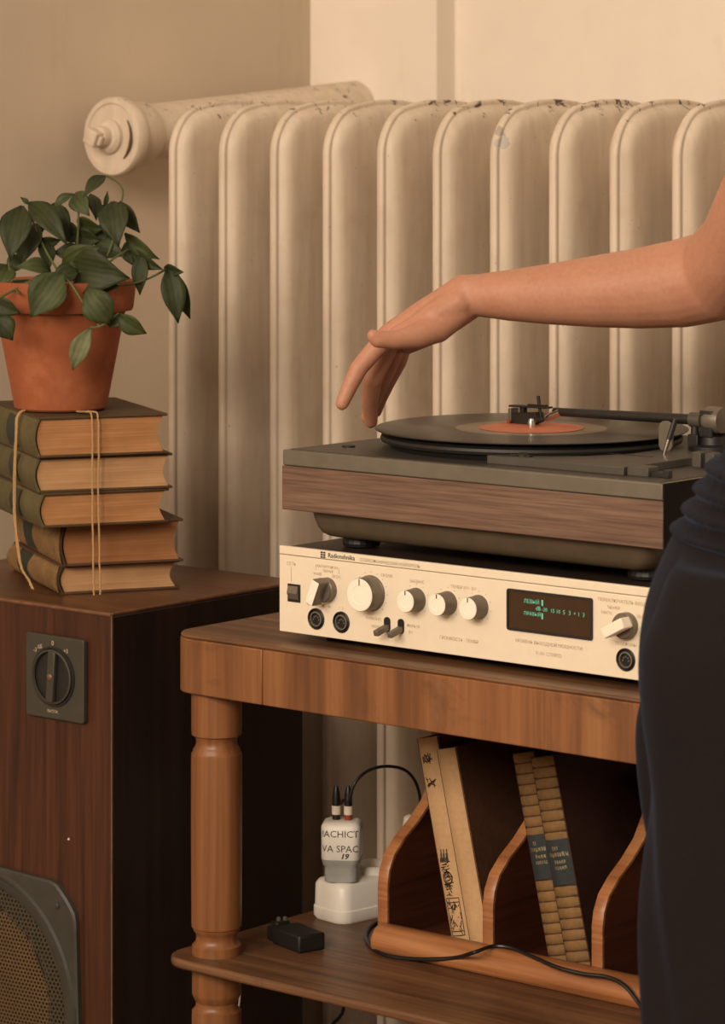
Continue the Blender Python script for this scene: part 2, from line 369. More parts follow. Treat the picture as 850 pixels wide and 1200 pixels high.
# ------------------------------------------------------------------ radiator
def build_radiator():
    D, H0, H1, RC = .215, .10, 1.216, .040
    def outline(d):
        pts = []; y0, y1, z0, z1, r = d, D-d, H0+d, H1-d, max(RC-d, .004)
        for cx, cz, a0, n in ((y1-r, z1-r, 0, 8), (y0+r, z1-r, 90, 8), (y0+r, z0+r, 180, 4), (y1-r, z0+r, 270, 4)):
            for k in range(n+1):
                a = R(a0+90*k/n); y = cx+r*cos(a); z = cz+r*sin(a)
                if z > (H0+H1)/2: z += .020*(1-((y-D/2)/(D/2))**2)-.020
                pts.append((y, z))
            if a0 == 0:
                for k in range(1, 6): 
                    y = (y1-r)+((y0+r)-(y1-r))*k/6; pts.append((y, z1+.020*(1-((y-D/2)/(D/2))**2)-.020))
        return pts
    cross = [(0, .0022), (.0012, .0042), (.0032, .0048), (.0052, .0042), (.0062, .0056), (.0078, .0080), (.0100, .0108), (.0130, .0132), (.018, .0150), (.028, .0164), (.050, .0176), (.078, .0182)]
    loops = [[(-u, y, z) for y, z in outline(d)] for d, u in reversed(cross)]+[[(u, y, z) for y, z in outline(d)] for d, u in cross]
    me = mesh_of('radiator_section', MB().rings(loops), M['radiator'], True)
    root = thing('radiator', 'tall cream cast-iron column radiator with chipped paint behind the table', 'radiator', (-2.533, 2.68, 0))
    for i in range(14): obj('radiator_section', me, None, root, (.0769*i, 0, 0))
    hub = MB()
    for z in (.17, 1.150): obj('hub_pipe', MB().lathe([(.026, -.015), (.026, .0769*13+.015)], 20, (0, D/2, z), 'X'), M['radiator'], root, smooth=True)
    for i in (0, 13):
        for y in (.05, D-.05): obj('foot', MB().lathe([(.022, 0), (.016, .02), (.015, .105)], 12, (.0769*i, y, 0)), M['radiator'], root, smooth=True)
    # bushing where the supply pipe enters the first section
    mb = MB().lathe([(.030, -.046), (.034, -.042), (.034, -.020), (.028, -.016), (.026, .002)], 24, (0, D/2, 1.150), 'X')
    obj('bushing', mb, M['radiator'], root, smooth=True)
build_radiator()
def build_pipe():
    c = camP(133, 160, 3.86)
    root = thing('pipe', 'thick painted heating pipe ending in a round flange left of the radiator', 'pipe', c)
    b = Vector((.01, YB-c.y, .035)); d = b.normalized()
    obj('pipe_body', MB().tube([d*.02, b], .034, 28), M['pipe'], root, smooth=True)
    obj('collar', MB().tube([d*.012, d*.016, d*.046, d*.052], 0, 28, [.036, .039, .039, .035]), M['pipe'], root, smooth=True)
    fl = obj('flange', MB().lathe([(.0340, -.012), (.0465, -.012), (.0475, -.009), (.0475, .001), (.0455, .004), (.040, .0045), (.0385, .0025), (.015, .0025)], 48, axis='Y'), M['pipe'], root, smooth=True)
    obj('boss', MB().lathe([(.0205, .002), (.0205, .008), (.017, .012), (.0125, .013), (.0125, .022), (.0115, .024)], 24, (-.002, 0, 0), axis='Y'), M['pipe'], fl, smooth=True)
    mt = Matrix.Translation((-.004, 0, -.001)) @ Matrix.Rotation(R(24), 4, 'Y')
    obj('square_nut', MB().box(-.0095, .0095, -.037, -.021, -.0095, .0095, mt).box(-.013, .013, -.031, -.024, -.006, .006, mt), M['pipe'], fl, bevel=.002)
    obj('lip_crack', MB().tube([(.033*cos(R(a)), -.0042, .033*sin(R(a))) for a in range(-52, 40, 8)], 0, 6, [.0006, .0012, .0018, .0022, .0024, .0026, .002, .0018, .0016, .0014, .001, .0006]), plain('dirty_gap', lin((96, 74, 50)), .9), fl, smooth=True)
build_pipe()

# ------------------------------------------------------------------ loudspeaker
def build_speaker():
    W, D, H = .360, .285, .710
    root = thing('loudspeaker', 'large mahogany floor loudspeaker carrying the tied books', 'loudspeaker', (-2.599, 2.286, 0))
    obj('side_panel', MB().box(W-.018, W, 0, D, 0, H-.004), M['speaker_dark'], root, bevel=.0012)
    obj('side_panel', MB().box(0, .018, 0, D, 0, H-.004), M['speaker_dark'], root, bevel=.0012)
    obj('back_panel', MB().box(.018, W-.018, D-.012, D-.002, 0, H-.004), M['speaker_dark'], root)
    obj('front_panel', MB().box(.001, W-.001, -.0008, .016, .001, H-.003), M['speaker'], root, bevel=.001)
    obj('top_panel', MB().box(0, W, 0, D, H-.004, H), M['speaker_top'], root, bevel=.0015)
    worn = plain('worn_pale_edge', lin((112, 76, 48)), .6, 0, .25, 90)
    obj('worn_edge', MB().tube([(.002, -.0012, H-.0025), (W-.001, -.0012, H-.0025)], .0016, 6).tube([(W-.0008, -.0008, H-.003), (W-.0006, -.0008, .02)], .0009, 6), worn, root, smooth=True)
    # level control plate
    x0, x1, z0, z1 = .2445, .3265, .597, .680; cx, cz = (x0+x1)/2-.001, (z0+z1)/2+.001
    dk = plain('control_plate_black', lin((62, 58, 48)), .5, 0, .1, 60)
    pl = obj('control_plate', MB().prism(rrect(x0, x1, z0, z1, .003), -.007, -.001, 'Y'), dk, root, bevel=.001)
    obj('dial_recess', MB().lathe([(.0295, .0065), (.0300, .0085), (.0280, .0086), (.0272, .0072), (.001, .0072)], 40, (cx, 0, cz), 'Y'), M['tt_black'], pl, smooth=True)
    obj('dial_rim', MB().lathe([(.0272, .0080), (.0272, .0105), (.0255, .0110), (.0248, .0090)], 40, (cx, 0, cz), 'Y', False), dk, pl, smooth=True)
    mt = Matrix.Translation((cx, 0, cz)) @ Matrix.Rotation(R(4), 4, 'Y')
    kn = obj('control_knob', MB().box(-.0050, .0050, -.0125, -.0072, -.0255, .0255, mt), dk, root, bevel=.0012)
    obj('centre_screw', MB().lathe([(.0036, .0120), (.0036, .0132), (.002, .0142)], 14, (cx, 0, cz), 'Y'), plain('brown_screw', lin((120, 92, 76)), .4, .4), kn, smooth=True)
    tx = text_mesh([('-3', .0062, cx-.0245, cz+.0245, 'CENTER'), ('дБ', .0055, cx-.0175, cz+.0285, 'CENTER'), ('0', .007, cx+.0005, cz+.0335, 'CENTER'), ('+3', .006, cx+.019, cz+.0275, 'CENTER'), ('ВЫСОК.', .0042, cx+.001, cz-.0345, 'CENTER')])
    tag(obj('lettering', tx, plain('pale_print', lin((196, 180, 150)), .6), pl, (0, -.0089, 0)), kind='stuff')
    # woofer frame
    c = (.180, .300); prof = []
    def corner(a):                                           # rounded lobes at 45 degrees, nearly straight sides between
        k = (a % 90)/90.0; q = abs(k-.5)*2
        base = .1385/max(cos(R((a+45) % 90-45)), .6)
        return min(base*(1-.03*(1-q)), .1715-.004*q)
    poly = [(c[0]+corner(a)*cos(R(a)), c[1]+corner(a)*sin(R(a))) for a in range(0, 360, 3)]
    ring_o = lambda s, y: [(c[0]+(p[0]-c[0])*s, y, c[1]+(p[1]-c[1])*s) for p in poly]
    circ = lambda r, y: [(c[0]+r*cos(R(a)), y, c[1]+r*sin(R(a))) for a in range(0, 360, 3)]
    fm = plain('woofer_frame_black', lin((58, 56, 48)), .5, 0, .12, 60)
    obj('woofer_frame', MB().rings([ring_o(1, -.001), ring_o(1, -.006), ring_o(.985, -.0075), circ(.1365, -.008), circ(.1345, -.0105), circ(.1320, -.0105), circ(.1295, -.0078), circ(.1225, -.0078), circ(.1195, -.0065), circ(.1185, -.002)], True, False), fm, root, smooth=True, angle=28)
    for sx in (1, -1): obj('frame_screw', MB().lathe([(.0034, .007), (.0034, .0088), (.002, .0095)], 12, (c[0]+sx*.110, 0, c[1]+.112), 'Y'), fm, root, smooth=True)
    def perforated(r0, r1, pitch, hole, yf):
        mb = MB(); n = int(r1/pitch)+2
        for j in range(-n*2, n*2):
            for i in range(-n*2, n*2):
                x = (i+(j % 2)*.5)*pitch; z = j*pitch*.866; q = math.hypot(x, z)
                if q > r1 or q < r0: continue
                ring = []
                for rr in (pitch/math.sqrt(3), hole):
                    for k in range(6):
                        a = R(60*k+30); xx = x+rr*cos(a); zz = z+rr*sin(a); ring.append((c[0]+xx, yf(math.hypot(xx, zz)), c[1]+zz))
                mb.add(ring, [(k, (k+1) % 6, 6+(k+1) % 6, 6+k) for k in range(6)])
        return mb
    dome = lambda q: -.0035-.010*max(0, 1-(q/.12)**2)
    gm = plain('perforated_steel', lin((74, 70, 54)), .45, .3, .08)
    tag(obj('outer_grille', perforated(.0985, .1195, .0047, .0017, dome), gm, root), kind='stuff')
    gi = plain('bronze_mesh', lin((104, 84, 56)), .5, .35, .12, 40)
    tag(obj('inner_grille', perforated(0, .0985, .0044, .00155, dome), gi, root), kind='stuff')
    obj('woofer_cone', MB().lathe([(.119, .0010), (.1005, .0011), (.0985, .0012)], 48, (c[0], 0, c[1]), 'Y', False).lathe([(.0985, .0012), (.06, .0012), (.001, .0012)], 48, (c[0], 0, c[1]), 'Y', False), plain('brown_cone', lin((62, 42, 26)), .8), root, smooth=True)
    obj('paint_fleck', MB().lathe([(.0013, .0008), (.0011, .0014), (.0004, .0015)], 10, (.2995, 0, .4785), 'Y'), M['paper_white'], root)
build_speaker()

# ------------------------------------------------------------------ stack of tied books
def rib_spine(mb, mg, L, T, x0, seg, skip):
    """raised bands across a rounded spine; local: spine at x=x0 facing -x, length along y, thickness along z"""
    n = len(seg)
    for (a, b) in seg:
        if skip[0] < (a+b)/2 < skip[1]: continue
        rs = []
        for y, k in ((a, .0), (a+.0012, 1), (b-.0012, 1), (b, .0)):
            rs.append([(x0-(.0048*k+.003)*sin(pi*q/8)-.0002, y, T*(.04+.92*q/8)) for q in range(9)])
        mb.rings(rs, False, False)
def stack_book(cornerpx, z, h, wpg, L, rz, cover, spine, label, pages, lab, ribs):
    t = (CAM_H-z)/((cornerpx[1]-126)/FPX); p = camP(cornerpx[0], cornerpx[1], t); p.z = z
    root = thing('old_book', lab, 'book', p, rz, 'old books tied in a stack')
    ct = .0026
    W = wpg+.004
    for q in (0, h-ct): obj('cover_board', MB().box(.002, W, -.003, L+.003, q, q+ct), cover, root, bevel=.0008)
    # pages: hollow fore-edge at +x, rounded back at the spine
    rs = []
    for k in range(9):
        q = k/8; zz = ct+(h-2*ct)*q; cv_ = sin(pi*q)
        rs.append([(.006-.004*cv_, 0, zz), (W-.004-.006*cv_, 0, zz), (W-.004-.006*cv_, L, zz), (.006-.004*cv_, L, zz)])
    obj('pages', MB().rings(rs), pages, root, smooth=True, angle=30)
    # spine shell
    def arc(y, o=0): return [(.003-(.0055+o)*sin(pi*q/10), y, h*q/10) for q in range(11)]
    def arci(y): return [(.0052-.0055*sin(pi*q/10), y, .001+(h-.002)*q/10) for q in range(10, -1, -1)]
    sp = obj('spine', MB().rings([[*arc(-.003), *arci(-.003)], [*arc(L+.003), *arci(L+.003)]]), M['spine_groove'] if ribs else spine, root, smooth=True, angle=40)
    if ribs:
        n = 24
        for i in range(n):
            if .54 < (i+.5)/n < .80: continue
            mb = MB(); rib_spine(mb, None, L, h, .0008, [(L*i/n+.0012, L*(i+1)/n-.0012)], (9, 9)); obj('spine_band', mb, spine, sp, smooth=True, angle=50)
    la, lb = (.54, .80) if ribs else (.36, .56)
    ll = MB(); ll.rings([[(v[0]-.0012-.0009*ribs, v[1], v[2]) for v in arc(L*la)[1:-1]], [(v[0]-.0012-.0009*ribs, v[1], v[2]) for v in arc(L*lb)[1:-1]]], False, False)
    obj('title_label', ll, label, sp, smooth=True)
    return root
BZ = [.71, .740, .784, .819, .855, .896]
rz = R(60)
stack_book((69, 697), BZ[0], .030, .124, .190, R(60.5), M['cover_brown'], M['spine_ochre'], M['label_green'], PAGES[1], 'thin ribbed-spine book with pale pages, lowest in the tied stack', 1)
stack_book((72, 664), BZ[1], .044, .124, .190, R(59), M['cover_brown'], M['spine_ochre'], M['label_green'], PAGES[2], 'thick ribbed-spine book with orange pages, second from the bottom of the stack', 1)
stack_book((46, 619), BZ[2], .035, .132, .186, R(61), M['cover_olive'], M['spine_brown'], M['label_green'], PAGES[0], 'smooth-spined old book in the middle of the tied stack', 0)
stack_book((41, 578), BZ[3], .036, .139, .186, R(59), M['cover_olive'], M['spine_brown'], M['label_green'], PAGES[1], 'old book with pale pages lying directly under the topmost book of the stack', 0)
top_book = stack_book((41, 537), BZ[4], .041, .134, .190, R(60), M['cover_olive'], M['spine_brown'], M['label_green'], PAGES[0], 'topmost old book of the tied stack, under the terracotta pot', 0)
def build_twine():
    T0 = top_book.location.copy(); root = thing('twine', 'pale jute twine tied around the stack of old books', 'string', (T0.x, T0.y, .896), rz)
    inv = Matrix.Rotation(-rz, 4, 'Z')
    def loc(px, py, t): return inv @ (camP(px, py, t)-Vector((T0.x, T0.y, .896)))
    rnd = random.Random(3)
    jit = lambda p: Vector(p)+Vector([rnd.uniform(-.0003, .0003) for _ in range(3)])
    # two strands down the page side; two strands down the spines; each goes on over the top
    for dx, nm in ((0, 0), (.0065, 1)):
        pts = [(.050+dx*.3, .055, .0022), (.051+dx*.5, .022, .0022), (.053+dx, .000, .004), (.057+dx, -.0055, .001), (.058+dx, -.0062, -.02), (.058+dx, -.0060, -.041), (.058+dx*.9, -.0060, -.076), (.058+dx, -.0072, -.112), (.0575+dx, -.0120, -.155), (.0575+dx, -.0128, -.170), (.0575+dx, -.0132, -.1795)]
        obj('strand', MB().tube([jit(p) for p in spline(pts, 7)], .00095, 6), M['twine'], root, smooth=True)
    for dy, nm in ((0, 0), (.005, 1)):
        pts = [(.040, .062+dy, .0022), (.018, .058+dy, .0022), (.004, .055+dy, .0024), (-.0045, .052+dy, -.004), (-.0062, .050+dy, -.020), (-.0072, .052+dy*1.3, -.06), (-.0072, .053+dy*1.3, -.1), (-.006, .050+dy, -.124), (-.003, .043+dy, -.155), (.003, .036+dy, -.168), (.006, .030+dy, -.177)]
        obj('strand', MB().tube([jit(p) for p in spline(pts, 7)], .00095, 6), M['twine'], root, smooth=True)
build_twine()

# ------------------------------------------------------------------ potted plant
def build_plant():
    c2 = top_book.matrix_basis @ Vector((.046, .074, 0)); z0 = .896+.0012
    root = thing('potted_plant', 'green leafy plant in a terracotta pot standing on the tied books', 'plant', (c2.x, c2.y, z0))
    tc = -c2.x*sin(YAW)+c2.y*cos(YAW)
    prof = [(.001, 0), (.045, 0), (.0475, .002), (.0655, .096), (.0668, .1005), (.0735, .1015), (.0748, .104), (.0778, .129), (.0775, .132), (.0745, .1325), (.0705, .130), (.0675, .105), (.062, .098), (.001, .098)]
    pot = obj('pot', MB().lathe(prof, 56), M['terracotta'], root, smooth=True, angle=35)
    obj('soil', MB().lathe([(.0665, .108), (.064, .117), (.04, .120), (.001, .121)], 28), M['soil'], root, smooth=True)
    rnd = random.Random(11)
    def leaf(base, tip, wpx, tb, tt, mat, tilt=0.0, droop=.12):
        B = camP(base[0], base[1], tb); T = camP(tip[0], tip[1], tt); ax = T-B; L = ax.length; ax.normalize()
        toc = (Vector((0, 0, CAM_H))-B).normalized(); side = ax.cross(toc).normalized(); nrm = side.cross(ax).normalized()
        q = Quaternion(ax, tilt); side = q @ side; nrm = q @ nrm
        wd = wpx*.57*tb/FPX/max(cos(tilt), .35); n = 9; mb = MB(); vs = []; prof = [.10, .42, .74, .94, 1, .95, .80, .55, .27, .02]
        for i in range(n+1):
            u = i/n; bow = droop*L*(4*u*(1-u)); cpt = Vector((u*L, 0, bow)); ww = wd*prof[i]
            for s in (-1, -.55, 0, .55, 1): vs.append((cpt.x, s*ww, cpt.z+ww*.30*abs(s)**1.5-(.0006 if s == 0 else 0)))
        fs = [(i*5+j, i*5+j+1, (i+1)*5+j+1, (i+1)*5+j) for i in range(n) for j in range(4)]
        mb.add(vs, fs)
        o = obj('leaf', mb, mat, root, smooth=True, angle=80)
        mt = Matrix((ax, side, nrm)).transposed().to_4x4()
        o.matrix_local = Matrix.Translation(B-root.location) @ mt
        s = o.modifiers.new('solid', 'SOLIDIFY'); s.thickness = .0006
    f = tc-.082; A, Bm, Cm = M['leaf'], M['leaf2'], M['leaf3']
    LV = [((26, 241), (12, 305), 33, tc-.02, tc-.05, A, .2), ((34, 237), (79, 287), 24, tc-.01, tc-.05, A, -.25), ((44, 262), (24, 312), 28, tc, tc-.02, A, .3),
          ((62, 238), (82, 284), 24, tc+.03, tc+.01, A, .1), ((124, 206), (98, 231), 13, tc-.01, tc-.03, A, .5), ((88, 226), (105, 253), 22, tc, tc-.02, Bm, .2),
          ((106, 227), (113, 258), 14, tc+.02, tc, A, -.4), ((86, 227), (63, 244), 9, tc, tc, Bm, .6), ((132, 236), (139, 289), 31, tc-.02, tc-.05, A, .1),
          ((120, 240), (128, 285), 18, tc+.01, tc, A, -.3), ((140, 236), (164, 273), 17, tc-.01, tc-.02, A, .3), ((90, 258), (121, 268), 20, tc+.01, tc, Bm, .7),
          ((84, 275), (118, 282), 22, tc+.01, tc, A, .2), ((84, 312), (152, 326), 46, tc-.04, tc-.075, A, .1), ((73, 314), (119, 288), 26, tc-.03, tc-.05, Bm, -.2),
          ((73, 319), (36, 372), 40, f-.004, f-.014, Bm, .15), ((60, 318), (18, 313), 16, tc-.05, tc-.07, Bm, .5), ((131, 378), (101, 337), 34, f-.012, f-.006, Bm, -.15),
          ((106, 384), (85, 434), 20, f-.012, f-.006, Cm, .2), ((138, 368), (172, 391), 19, f-.006, f-.004, Bm, .35), ((136, 370), (128, 384), 18, f+.0, f-.002, Bm, .3),
          ((166, 296), (164, 346), 17, tc-.03, tc-.04, A, .2), ((146, 273), (187, 304), 15, tc-.02, tc-.03, Bm, .4), ((152, 293), (191, 316), 15, tc-.02, tc-.04, A, .5),
          ((197, 312), (209, 379), 25, tc-.02, tc-.03, A, -.1), ((205, 318), (223, 374), 17, tc-.01, tc-.01, A, .2), ((192, 314), (215, 319), 13, tc-.015, tc-.03, A, .4),
          ((12, 311), (-5, 337), 24, tc-.03, tc-.05, Bm, .2), ((-8, 352), (24, 367), 19, f-.003, f-.008, A, .3), ((-6, 372), (15, 399), 25, f-.008, f-.012, A, -.2),
          ((12, 333), (34, 328), 9, tc-.05, tc-.06, A, .3), ((147, 284), (160, 314), 17, tc-.01, tc-.02, A, .1), ((42, 285), (72, 281), 13, tc-.01, tc-.01, A, .3),
          ((48, 282), (58, 316), 17, tc-.01, tc-.02, A, -.4), ((110, 300), (128, 276), 13, tc, tc, Bm, .4), ((35, 240), (24, 231), 5, tc-.01, tc-.01, Bm, .2),
          ((122, 243), (126, 224), 5, tc, tc, Bm, .2), ((100, 330), (88, 318), 16, tc-.05, tc-.06, A, .2), ((60, 250), (48, 275), 12, tc+.02, tc, A, .5),
          ((96, 300), (62, 296), 20, tc, tc-.01, A, .3), ((112, 288), (146, 300), 22, tc-.01, tc-.02, A, -.3), ((70, 262), (98, 284), 20, tc+.02, tc+.01, A, .2), ((30, 262), (20, 300), 20, tc+.03, tc+.02, A, -.3),
          ((92, 318), (60, 328), 20, tc-.06, tc-.07, A, .5), ((128, 262), (112, 292), 18, tc+.02, tc+.01, A, .3), ((110, 322), (140, 336), 22, tc-.05, tc-.07, A, .5), ((28, 300), (8, 322), 18, tc-.01, tc-.02, A, .3)]
    for b, t, wpx, tb, tt, mat, tl in LV: leaf(b, t, wpx, tb, tt, mat, tl, rnd.uniform(.08, .2))
    base = Vector((0, 0, .118)); rp = root.location
    ST = [[(34, 242, tc-.01), (42, 268, tc-.01), (56, 298, tc-.03), (70, 320, tc-.05)], [(66, 316, tc-.06), (84, 334, f-.006), (103, 364, f-.010), (117, 383, f-.014)],
          [(117, 383, f-.014), (128, 376, f-.012), (139, 367, f-.007)], [(117, 383, f-.014), (106, 384, f-.012)], [(88, 227, tc), (92, 250, tc), (90, 290, tc-.01), (86, 322, tc-.03)],
          [(125, 206, tc-.01), (138, 214, tc-.01), (144, 226, tc-.01), (139, 250, tc-.01), (130, 290, tc-.02), (112, 325, tc-.03)],
          [(100, 326, tc-.05), (140, 334, tc-.05), (170, 328, tc-.04), (194, 316, tc-.02)], [(-10, 354, f-.003), (16, 340, tc-.07), (40, 328, tc-.06), (66, 319, tc-.05)],
          [(150, 293, tc-.02), (132, 304, tc-.04), (112, 322, tc-.04)], [(10, 308, tc-.03), (14, 330, tc-.05), (22, 344, tc-.08)], [(122, 255, tc), (125, 232, tc)]]
    for s in ST: obj('stem', MB().tube([camP(*p)-rp for p in spline(s, 6)], .0012, 6), M['stem'], root, smooth=True)
build_plant()

# ------------------------------------------------------------------ table
def build_table():
    U0, U1, V0, V1, H = -2.118, -1.430, 2.236, 2.665, .710
    root = thing('side_table', 'old honey-coloured wooden table with turned legs and a lower shelf', 'table', (U0, V0, 0))
    W, D = U1-U0, V1-V0
    obj('tabletop', MB().prism(rrect(.0004, W-.0004, .0004, D-.0004, .030, 8), H-.004, H), M['table_top'], root, bevel=.0022, seg=3)
    rim = rrect(.0, W, .0, D, .030, 8); seam = .1205
    left = [p for p in rim if p[0] <= seam]; left = [(seam-.0004, D)]+left+[(seam-.0004, 0)]
    right = [(seam+.0004, 0)]+[p for p in rim if p[0] > seam and p[1] < D/2]+[p for p in rim if p[0] > seam and p[1] >= D/2]+[(seam+.0004, D)]
    obj('apron_board', MB().prism(left, H-.0555, H-.0040), M['table'], root, bevel=.0012)
    obj('apron_board', MB().prism(right, H-.0555, H-.0040), M['table'], root, bevel=.0012)
    obj('shelf', MB().prism(rrect(-.004, W+.004, -.010, D, .032, 8), .396, .405), M['table_top'], root, bevel=.003, seg=3)
    prof = [(.0195, 0), (.0215, .02), (.0232, .10), (.0236, .345), (.0234, .3515), (.0215, .353), (.0198, .356), (.0198, .360), (.0214, .3625), (.0222, .3645), (.0230, .366), (.0234, .3685), (.0234, .396), (.0233, .4135), (.0214, .4150), (.0196, .4185), (.0195, .4225), (.0206, .4255),
            (.0222, .4275), (.0226, .4300), (.0238, .4310), (.0240, .4345), (.0242, .470), (.0244, .540), (.0243, .590), (.0240, .5950), (.0228, .5965), (.0224, .5990), (.0208, .6010), (.0196, .6045), (.0196, .6085), (.0212, .6120), (.0238, .6130), (.0240, .620), (.0241, .655)]
    me = mesh_of('leg', MB().lathe(prof, 32), M['leg'], True); me.set_sharp_from_angle(angle=R(30))
    for x, y in ((.035, .031), (W-.035, .031), (.035, D-.035), (W-.035, D-.035)): obj('leg', me, None, root, (x, y, 0))
build_table()

# ------------------------------------------------------------------ amplifier
def build_amp():
    root = thing('amplifier', 'champagne-fronted stereo amplifier with round knobs on the wooden table', 'amplifier', (-2.007, 2.271, .710))
    W, D = .430, .325
    obj('case', MB().box(.003, W-.003, .004, D, .009, .0865), M['amp_case'], root, bevel=.001)
    for x in (.04, W-.04):
        for y in (.04, D-.04): obj('foot', MB().lathe([(.012, 0), (.013, .002), (.013, .009)], 16, (x, y, 0)), M['black'], root)
    fp = obj('front_panel', MB().prism([(0, .008), (W, .008), (W, .0797), (0, .0797)], 0, .004, 'Y'), M['amp_panel'], root, bevel=.0006)
    obj('top_strip', MB().prism([(0, .0803), (W, .0803), (W, .088), (0, .088)], -.0003, .004, 'Y'), M['amp_panel'], root, bevel=.0006)
    Z = .008
    def knob(x, z, r, L, lab):
        k = obj('knob', MB().lathe([(r*1.02, 0), (r*1.02, .002), (r*.985, .0025), (r*.95, L-.0015), (r*.93, L-.0006)], 40, (0, 0, 0), 'Y'), M['steel'], root, (x, 0, Z+z), smooth=True, angle=40)
        obj('knob_cap', MB().lathe([(r*.93, L-.0006), (r*.90, L), (r*.55, L+.0001), (r*.52, L-.0002), (.0002, L-.0002)], 40, (0, 0, 0), 'Y'), M['knob_face'], k, smooth=True, angle=30)
        obj('pointer_mark', MB().box(-.0005, .0005, -L-.0004, -L+.0002, r*.55, r*.9), M['print_dark'], k)
    knob(.1118, .0462, .0160, .017, 0)
    for x, z in ((.1652, .0455), (.2013, .0460), (.2365, .0460)): knob(x, z, .0104, .0165, 0)
    for x, z, a in ((.0595, .0445, -22), (.3975, .0462, -62)):
        k = obj('selector_knob', MB().lathe([(.0112, 0), (.0112, .007), (.0105, .0075), (.010, .0095)], 32, (0, 0, 0), 'Y'), M['steel'], root, (x, 0, Z+z), smooth=True, angle=40)
        mt = Matrix.Rotation(R(-a), 4, 'Y')
        obj('grip', MB().box(-.0048, .0048, -.0215, -.0085, -.0125, .0112, mt), M['steel'] if x < .1 else M['knob_face'], k, bevel=.001)
        obj('grip_face', MB().box(-.0044, .0044, -.0222, -.0214, -.0120, .0107, mt), M['knob_face'], k, bevel=.0004)
    pb = obj('power_button', MB().box(.0108, .0262, -.0010, .001, Z+.0288, Z+.0455), M['black'], root, bevel=.0004)
    obj('rocker', MB().prism([(0, .0315), (-.0030, .0372), (-.0012, .0438), (.0008, .0438), (.0008, .0315)], .0125, .0245, 'X'), M['steel'], pb, (0, -.0010, Z))
    for x in (.1310, .1472):
        sw = obj('lever_switch', MB().prism(rrect(x-.0036, x+.0036, Z+.0128, Z+.0262, .0034), -.0009, .001, 'Y'), M['black'], root)
        obj('lever', MB().box(-.0028, .0028, -.017, .0, -.0026, .0026, Matrix.Translation((x, -.0004, Z+.0172)) @ Matrix.Rotation(R(14), 4, 'X')), M['steel'], sw, bevel=.0007)
    for x, z in ((.0457, .0160), (.0763, .0160), (.3960, .0165)):
        sk = obj('din_socket', MB().lathe([(.0098, 0), (.0098, .0012), (.0090, .0018), (.0082, .0012), (.0080, .0003), (.0002, .0003)], 36, (0, 0, 0), 'Y'), M['socket_dark'], root, (x, 0, Z+z), smooth=True, angle=30)
        obj('socket_ring', MB().lathe([(.0070, .0003), (.0070, .0022), (.0058, .0024), (.0056, .0006)], 32, (.0008, 0, 0), 'Y', False), M['tt_grey'], sk, smooth=True)
        for k in range(5): a = R(180*k/4); obj('contact', MB().lathe([(.0008, .0003), (.0008, .0016)], 8, (.0008+.0032*cos(a), 0, .0032*sin(a)-.0006), 'Y'), M['steel'], sk)
    # display window
    dw = obj('display_window', MB().prism(rrect(.2692, .3605, Z+.0300, Z+.0648, .0016), -.0010, .001, 'Y'), M['glass_dark'], root, bevel=.0004)
    fr = rrect(.2684, .3613, Z+.0292, Z+.0656, .0022); inn = rrect(.2704, .3594, Z+.0312, Z+.0637, .0010)
    obj('bezel', MB().rings([[(x, .0005, z) for x, z in fr], [(x, -.0018, z) for x, z in fr], [(x, -.0018, z) for x, z in inn], [(x, -.0008, z) for x, z in inn]], True, False), M['tt_black'], dw)
    s = .0052
    t = text_mesh([('ЛЕВЫЙ', .0048, .2870, .0562, 'LEFT'), ('ПРАВЫЙ', .0044, .2870, .0455, 'LEFT'), ('dB', s, .3000, .0510, 'LEFT'), ('-20', .0046, .3068, .0507, 'LEFT'), ('15', .0048, .3185, .0504, 'CENTER'), ('10', .0048, .3246, .0504, 'CENTER'),
                   ('5', s, .3309, .0504, 'CENTER'), ('3', s, .3371, .0504, 'CENTER'), ('+', .0045, .3425, .0504, 'CENTER'), ('1', s, .3468, .0502, 'CENTER'), ('3', s, .3520, .0502, 'CENTER')])
    t.box(.3066, .3082, -.0001, .0001, .0538, .0590).box(.3066, .3082, -.0001, .0001, .0422, .0474)
    tag(obj('lit_characters', t, M['vfd'], dw, (0, -.0012, Z)), kind='stuff')
